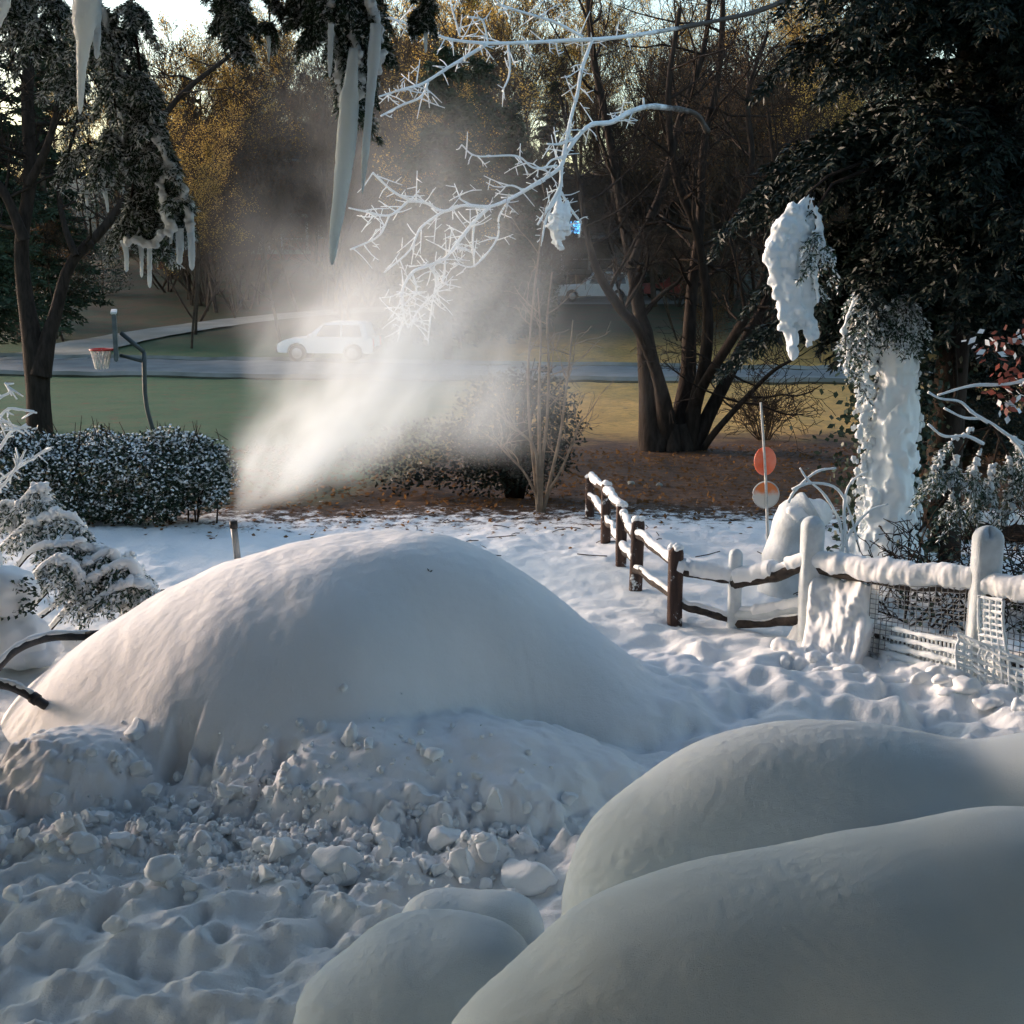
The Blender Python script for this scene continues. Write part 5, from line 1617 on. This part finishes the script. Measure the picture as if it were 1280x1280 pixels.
# ------------------------------------------------------------------ leaf litter and sticks poking through the thin snow
r = np.random.default_rng(61)
n = 15000
Yl = 15.3 + 11 * r.random(n) ** .9
Xl = r.uniform(-.42, .42, n) * Yl
keep = r.random(n) < np.clip((Yl - 16.0) / 2.8, .06, 1) ** 1.6
Xl, Yl = Xl[keep], Yl[keep]
P = np.stack([Xl, Yl, ground_z(Xl, Yl) + .012], 1)
D = r.normal(size=(len(P), 3)) * [1, 1, .25]
MB().leaves(P, .075 * r.uniform(.6, 1.5, len(P)), .05, up=(0, 0, 2.5), seed=7, D=D).build('leaf_litter', M['dry_leaf'])
tag(bpy.data.objects['leaf_litter'], 'dead leaves scattered where the snow thins out', 'leaves', kind='stuff')
mb = MB()
for k in range(60):
    y = r.uniform(15, 18.6); x = r.uniform(-2.2, 4.6)
    a = r.uniform(-1.5, 1.5); L = r.uniform(.1, .4)
    q = np.array([[x, y, 0], [x + L * .5 * math.cos(a), y + L * .5 * math.sin(a) + .02, 0], [x + L * math.cos(a), y + L * math.sin(a), 0]])
    q[:, 2] = ground_z(q[:, 0], q[:, 1]) + .015
    mb.tube(q, .006, 4)
tag(mb.build('fallen_sticks', M['bark']), 'small sticks lying on the thin snow', 'sticks', kind='stuff')
for (px, py, lab) in ((537, 716, 'tiny dark leaf on the crest of the mound'), (649, 1045, 'tiny dark leaf on the snow below the mound'), (1030, 822, 'small dark leaf on the snow before the fence')):
    p = shit(px, py)
    D = np.array([[.5, -.4, .3], [-.4, .3, .5]])
    tag(MB().leaves(np.array([p + [0, 0, .008]] * 2), .035, .016, seed=px, D=D).build('dead_leaf', M['black'], loc=p), lab, 'leaf')
# pale stones in the litter
for (px, py, w_, lab) in ((789, 607, 9, 'left of two pale stones on the leaf litter'), (824, 608, 8, 'right of two pale stones on the leaf litter')):
    p = ghit(px, py); s = w_ / 2 / FPX * p[1]
    tag(MB().blobs([p + [0, 0, s * .5]], np.array([[s, s, s * .8]]), 3, .25, px).build('stone', M['concrete'], loc=p), lab, 'stone')

# ------------------------------------------------------------------ basketball hoop
YK = 30.0
hb0 = at(188, 520, YK)
zg = gz(hb0[0], YK)
hp = thing('basketball_hoop', (hb0[0], YK, zg), 'basketball hoop seen edge on beyond the hedge', 'basketball hoop')
MB().tube(spline([(hb0[0] + .05, YK, zg - .05), at(182, 500, YK), at(180, 440, YK)], 8), .05, 10).build('pole', M['pole'], hp)
MB().tube([at(180, 440, YK), at(151, 416, YK)], .05, 8).build('arm', M['pole'], hp)
MB().tube([at(180, 452, YK), at(150, 444, YK)], .04, 8).build('arm', M['pole'], hp)
c1 = at(144, 420, YK)
bd = MB().box(c1, (.09, 1.3, 1.02), .27, .02).build('backboard', M['board'], hp, smooth=False)
MB().box(c1 + [0, 0, .53], (.13, 1.34, .05), .27, .01).build('edge_frame', M['trim'], bd, smooth=False)
c2 = at(126, 437, YK - .1)
a = np.linspace(0, 2 * math.pi, 37)
MB().tube(np.stack([c2[0] + .23 * np.cos(a), c2[1] + .23 * np.sin(a), c2[2] + 0 * a], 1), .022, 8, cap=False).build('rim', M['rim_red'], hp)
MB().box((c2 + c1) / 2 * [1, 1, 0] + [.02, 0, c2[2]], (.22, .16, .05), 0, .01).build('rim_bracket', M['rim_red'], hp, smooth=False)
mb = MB()
for k in range(14):
    for s in (-1, 1):
        aa = k / 14 * 6.283
        mb.tube([(c2[0] + .22 * math.cos(aa + s * q * .5) * (1 - .4 * q), c2[1] + .22 * math.sin(aa + s * q * .5) * (1 - .4 * q), c2[2] - .42 * q) for q in np.linspace(0, 1, 6)], .012, 4, cap=False)
mb.build('net', M['net_white'], hp)

# ------------------------------------------------------------------ vehicles
def make_car(label, cat, loc, rz, paint, L=4.7, W=1.86, cab=(-1.75, .65), hgt=1.75, hood=1.08):
    root = thing('parked_car', (0, 0, 0), label, cat)
    def prof(pts, w, name, mat, taper=0, parent=root, bev=.05):
        bm = bmesh.new()
        zmin = min(p[1] for p in pts); zmax = max(p[1] for p in pts)
        vs = {}
        for s in (-1, 1):
            vs[s] = [bm.verts.new((x, s * (w / 2 - taper * (z - zmin) / (zmax - zmin + 1e-6)), z)) for x, z in pts]
        n = len(pts)
        bm.faces.new(vs[-1]); bm.faces.new(vs[1][::-1])
        for i in range(n):
            bm.faces.new([vs[-1][i], vs[1][i], vs[1][(i + 1) % n], vs[-1][(i + 1) % n]])
        bmesh.ops.recalc_face_normals(bm, faces=bm.faces[:])
        if bev: bmesh.ops.bevel(bm, geom=bm.edges[:], offset=bev, segments=2, affect='EDGES')
        me = bpy.data.meshes.new(name); bm.to_mesh(me); bm.free()
        me.materials.append(mat)
        o = bpy.data.objects.new(name, me); COL.objects.link(o); o.parent = parent
        ORI[o.name] = np.zeros(3)
        return o
    h = L / 2
    wb = L * .29
    def arch(cx):
        return [(cx + .43 * math.cos(t), .36 + .43 * math.sin(t)) for t in np.linspace(0, math.pi, 9)]
    body = [(-h, .42), (-h, .95), (-h + .08, hood), (cab[1] + .25, hood), (h - .35, hood - .08), (h - .05, hood - .25), (h, .55), (h - .05, .38)] 
    body += [(wb + .43, .36)] + arch(wb)[1:-1] + [(wb - .43, .36), (-wb + .43, .36)] + arch(-wb)[1:-1] + [(-wb - .43, .36), (-h + .1, .36)]
    b = prof(body, W, 'body', paint, .02, bev=.03)
    c0, c1_ = cab
    cabin = [(c0 - .35, hood - .01), (c0 - .2, hgt - .08), (c0 + .05, hgt), (c1_ - .75, hgt), (c1_ - .45, hgt - .06), (c1_ + .3, hood - .01)]
    cb_ = prof(cabin, W - .06, 'cabin', paint, .13, bev=.04)
    # side glass just proud of the cabin sides
    for s in (-1, 1):
        for (a0, a1, e0, e1) in ((c0 - .1, c0 + .75, .12, 0), (c0 + .83, c1_ - .28, 0, .42)):
            zb, zt = hood + .06, hgt - .12
            f = lambda z: (W - .06) / 2 - .13 * (z - hood) / (hgt - hood) + .012
            mb = MB(); mb.add([(a0, s * f(zb), zb), (a1 + e1 * .35, s * f(zb), zb), (a1 - e1 * .4, s * f(zt), zt), (a0 + e0, s * f(zt), zt)], [[0, 1, 2, 3]])
            mb.build('side_window', M['glass'], cb_, smooth=False)
    w2 = W / 2 - .22
    mb = MB(); mb.add([(c1_ + .27, -w2, hood + .03), (c1_ + .27, w2, hood + .03), (c1_ - .40, w2 - .06, hgt - .08), (c1_ - .40, -w2 + .06, hgt - .08)], [[0, 1, 2, 3]])
    mb.V[0][:, 0] += .06; mb.build('windscreen', M['glass'], cb_, smooth=False)
    for x in (-wb, wb):
        for s in (-1, 1):
            y = s * (W / 2 - .13)
            wl = MB().tube([(x, y - .12, .36), (x, y - .10, .36), (x, y + .10, .36), (x, y + .12, .36)], [.33, .36, .36, .33], 24).build('wheel', M['tyre'], root)
            MB().tube([(x, y + s * .115, .36), (x, y + s * .128, .36)], [.23, .21], 16).build('rim', M['metal'], wl)
    for s in (-1, 1):
        MB().box((h - .02, s * (W / 2 - .28), hood - .33), (.1, .36, .16), 0, .02).build('headlight', M['metal'], root, smooth=False)
        MB().box((-h + .0, s * (W / 2 - .14), hood - .2), (.06, .14, .34), 0, .015).build('tail_light', M['rim_red'], root, smooth=False)
        MB().box((c1_ + .1, s * (W / 2 + .09), hood + .1), (.14, .2, .15), 0, .03).build('mirror', paint, root)
    MB().box((h + .0, 0, .5), (.16, W * .94, .24), 0, .05).build('bumper', M['black'], root)
    MB().box((-h - .0, 0, .5), (.16, W * .94, .24), 0, .05).build('bumper', M['black'], root)
    root.location = loc; root.rotation_euler = (0, 0, rz)
    return root
x = at(412, 450, 58)[0]
make_car('white sport utility car on the street half hidden by the mist', 'car', (x, 58, gz(x, 58) + .07), R(180 - 6), M['car_white'], 4.1, 1.75, (-1.5, .5), 1.65, 1.0)
x = at(742, 375, 92)[0]
make_car('white pickup sized car parked before the far house', 'car', (x, 91.5, gz(x, 91.5) + .1), R(182), M['car_white'], 5.3, 1.95, (-1.9, .55), 1.9, 1.1)
x = at(842, 375, 93)[0]
make_car('red car mostly hidden behind the many stemmed tree', 'car', (x, 93, gz(x, 93) + .1), R(186), M['car_red'], 4.5)

# ------------------------------------------------------------------ far houses
def house(label, loc, W, Dp, Hh, roof_h, wallmat, windows, rz=0, porch=True, lit=None):
    root = thing('house', (0, 0, 0), label, 'house')
    MB().box((0, 0, Hh / 2 - 1), (W, Dp, Hh + 2)).build('wall', wallmat, root, smooth=False)
    e = .5
    mb = MB()
    hw_, hd_ = W / 2 + e, Dp / 2 + e
    V = [(-hw_, -hd_, Hh), (hw_, -hd_, Hh), (hw_, 0, Hh + roof_h), (-hw_, 0, Hh + roof_h), (-hw_, hd_, Hh), (hw_, hd_, Hh)]
    V = V + [(x_, y_, z_ + .16) for x_, y_, z_ in V]
    mb.add(V, [[6, 7, 8, 9], [9, 8, 11, 10], [0, 3, 2, 1], [3, 4, 5, 2], [0, 1, 7, 6], [4, 10, 11, 5]])
    mb.add([V[0], V[3], V[4], V[6], V[9], V[10]], [[0, 3, 4, 1], [1, 4, 5, 2]])
    mb.add([V[1], V[2], V[5], V[7], V[8], V[11]], [[0, 1, 4, 3], [1, 2, 5, 4]])
    rf = mb.build('roof', M['roof'], root, smooth=False)
    mb = MB()
    for s in (-1, 1):
        mb.add([(s * W / 2, -Dp / 2, Hh), (s * W / 2, Dp / 2, Hh), (s * W / 2, 0, Hh + roof_h - .1)], [[0, 1, 2]])
    mb.build('gable', wallmat, root, smooth=False)
    MB().box((W * .28, .8, Hh + roof_h), (.9, .8, 1.8)).build('chimney', M['brick'], rf, smooth=False)
    MB().box((0, -hd_ - .06, Hh + .02), (W + 2 * e, .12, .2)).build('gutter', M['trim'], rf, smooth=False)
    for i, (x_, z_, w_, h_) in enumerate(windows):
        f = MB()
        for (dx, dz, a_, b_) in ((0, h_ / 2 + .06, w_ + .24, .12), (0, -h_ / 2 - .06, w_ + .24, .12), (w_ / 2 + .06, 0, .12, h_), (-w_ / 2 - .06, 0, .12, h_), (0, 0, .05, h_), (0, 0, w_, .05)):
            f.box((x_ + dx, -Dp / 2 - .04, z_ + dz), (a_, .1, b_))
        fr = f.build('window', M['trim'], root, smooth=False)
        MB().box((x_, -Dp / 2 - .012, z_), (w_, .03, h_)).build('pane', M['screen'] if lit == i else M['glass'], fr, smooth=False)
    d_ = MB().box((W * .02, -Dp / 2 - .05, 1.05), (1.0, .1, 2.1), 0, .02).build('door', M['trim'], root, smooth=False)
    MB().box((W * .02 + .36, -Dp / 2 - .13, 1.0), (.06, .06, .12)).build('handle', M['metal'], d_, smooth=False)
    if porch:
        MB().box((0, -Dp / 2 - 1.2, .0), (W * .5, 2.4, .3)).build('porch_floor', M['concrete'], root, smooth=False)
        for k in range(5):
            MB().box((-W * .24 + k * W * .12, -Dp / 2 - 2.25, 1.35), (.18, .18, 2.4)).build('porch_post', M['trim'], root, smooth=False)
        pr2 = MB().box((0, -Dp / 2 - 1.25, 2.64), (W * .52, 2.5, .18)).build('porch_roof', M['roof'], root, smooth=False)
        MB().box((0, -Dp / 2 - 2.56, 2.62), (W * .53, .1, .24)).build('fascia', M['trim'], pr2, smooth=False)
        for k in range(4):
            rl = MB().box((-W * .18 + k * W * .12, -Dp / 2 - 2.25, .95), (W * .12 - .2, .06, .07))
            rl.build('porch_rail', M['trim'], root, smooth=False)
    root.location = loc; root.rotation_euler = (0, 0, rz)
    return root
x = at(330, 300, 108)[0]
house('brick two storey house on the rise behind the mist', (x, 108, gz(x, 105) + .2), 15, 9, 6.6, 3.0, M['brick'],
      [(-5.2, 5.0, 1.3, 1.5), (-2.6, 5.0, 1.3, 1.5), (.4, 5.0, 2.4, 1.6), (4.6, 5.0, 1.4, 1.5), (-5.2, 1.9, 1.4, 1.6), (5.2, 1.9, 1.6, 1.6)], R(6))
x = at(770, 300, 112)[0]
house('dark house with a blue lit window behind the white pickup', (x, 112, gz(x, 109) + .2), 17, 9, 4.6, 2.8, M['siding'],
      [(-6.6, 3.3, 1.3, 1.6), (-3.4, 3.35, 1.25, 0.95), (3.6, 2.9, 1.6, 1.5), (6.4, 2.9, 1.6, 1.5)], R(-4), True, 1)
for (px, Y, s) in ((715, 99, 1.0), (760, 100, .9), (800, 101, 1.1), (840, 100, 1.0), (290, 97, 1.0), (350, 97, .9), (395, 98, 1.1)):
    put(BUSH[0], px, Y, s * .6, 'dark clipped bush along the front of a far house', 'bush', 'bushes along the far houses')

# ------------------------------------------------------------------ mist thrown by the snow gun
nz = top + np.array([0, 0, .04])
tgt = at(462, 412, 13.2)
ax = tgt - nz; axl = np.linalg.norm(ax); ax = ax / axl
m = bpy.data.materials.new('mist'); m.use_nodes = True
nt = m.node_tree; nt.nodes.clear()
out = nd(nt, 'ShaderNodeOutputMaterial')
vol = nd(nt, 'ShaderNodeVolumePrincipled')
vol.inputs['Color'].default_value = (.92, .975, 1.0, 1)
vol.inputs['Anisotropy'].default_value = .25
nt.links.new(vol.outputs[0], out.inputs['Volume'])
g = nd(nt, 'ShaderNodeNewGeometry').outputs['Position']
def vm(op, a, b):
    n = nd(nt, 'ShaderNodeVectorMath', operation=op)
    for i, v in enumerate((a, b)):
        if v is None: continue
        if isinstance(v, (tuple, list, np.ndarray)): n.inputs[i].default_value = tuple(float(q) for q in v)
        else: nt.links.new(v, n.inputs[i])
    return n
wn_ = nd(nt, 'ShaderNodeTexNoise'); wn_.inputs['Scale'].default_value = .9; wn_.inputs['Detail'].default_value = 2
nt.links.new(g, wn_.inputs['Vector'])
warp = vm('SCALE', vm('SUBTRACT', wn_.outputs['Color'], (.5, .5, .5)).outputs[0], None); warp.inputs['Scale'].default_value = 1.3
p_ = vm('SUBTRACT', g, nz).outputs[0]
s_ = vm('DOT_PRODUCT', p_, ax).outputs['Value']
sclamp = math_n(nt, 'MAXIMUM', s_, 0.0)
wamt = math_n(nt, 'MULTIPLY', sclamp, .5, clamp=True)
warp2 = nd(nt, 'ShaderNodeVectorMath', operation='SCALE'); nt.links.new(warp.outputs[0], warp2.inputs[0]); nt.links.new(wamt, warp2.inputs['Scale'])
bend = nd(nt, 'ShaderNodeCombineXYZ'); nt.links.new(math_n(nt, 'MULTIPLY', math_n(nt, 'MULTIPLY', sclamp, sclamp), -.10), bend.inputs[0])
p2 = vm('ADD', vm('ADD', p_, warp2.outputs[0]).outputs[0], bend.outputs[0]).outputs[0]
sx_ = nd(nt, 'ShaderNodeVectorMath', operation='SCALE'); sx_.inputs[0].default_value = tuple(ax); nt.links.new(s_, sx_.inputs['Scale'])
perp = vm('SUBTRACT', p2, sx_.outputs[0]).outputs[0]
rr_ = vm('LENGTH', perp, None).outputs['Value']
wd = math_n(nt, 'ADD', math_n(nt, 'MULTIPLY', sclamp, .56), .02)
q_ = math_n(nt, 'DIVIDE', rr_, wd)
core = math_n(nt, 'POWER', ramp_n(nt, q_, 1.35, .0), 1.5)
fall = math_n(nt, 'DIVIDE', 1.0, math_n(nt, 'ADD', .55, math_n(nt, 'MULTIPLY', sclamp, .42)))
tail = ramp_n(nt, s_, 3.9, 1.0)
start = math_n(nt, 'GREATER_THAN', s_, 0.0)
sq = nd(nt, 'ShaderNodeVectorMath', operation='SCALE'); sq.inputs[0].default_value = tuple(ax * .6); nt.links.new(s_, sq.inputs['Scale'])
nz1 = ramp_n(nt, noise_n(nt, vm('SUBTRACT', g, sq.outputs[0]).outputs[0], 1.7, 3, .62), .36, .66)
nz1 = math_n(nt, 'ADD', math_n(nt, 'MULTIPLY', nz1, .85), .15)
dens = math_n(nt, 'MULTIPLY', math_n(nt, 'MULTIPLY', core, fall), math_n(nt, 'MULTIPLY', tail, start))
dens = math_n(nt, 'MULTIPLY', math_n(nt, 'MULTIPLY', dens, nz1), 4.5)
# thin drift above and around
dc = at(510, 310, 14.5)
dv = vm('DIVIDE', vm('SUBTRACT', g, dc).outputs[0], (2.6, 2.2, 2.6)).outputs[0]
dl = vm('LENGTH', dv, None).outputs['Value']
drift = math_n(nt, 'MULTIPLY', math_n(nt, 'MULTIPLY', ramp_n(nt, dl, 1.0, .1), ramp_n(nt, noise_n(nt, g, .8, 3, .6), .34, .7)), .22)
nt.links.new(math_n(nt, 'ADD', dens, drift), vol.inputs['Density'])
MP = np.array([nz - ax * .06 + ax * t_ for t_ in (0, .5, 1.2, 2.2, 3.2, 4.2, 5.0, 5.5)])
mist = MB().tube(MP, [.10, .75, 1.5, 2.4, 2.9, 2.7, 1.9, .5], 20).build('snow_mist', m, smooth=False)
bm = bmesh.new(); bm.from_mesh(mist.data); bmesh.ops.recalc_face_normals(bm, faces=bm.faces[:]); bm.to_mesh(mist.data); bm.free()
tag(mist, 'white plume of mist blowing up from the snow gun pipe', 'mist', kind='stuff')
for p in TREES + EVS + EVN + BUSH:
    if p.name not in used:
        for ch in list(p.children): bpy.data.objects.remove(ch)
        bpy.data.objects.remove(p)
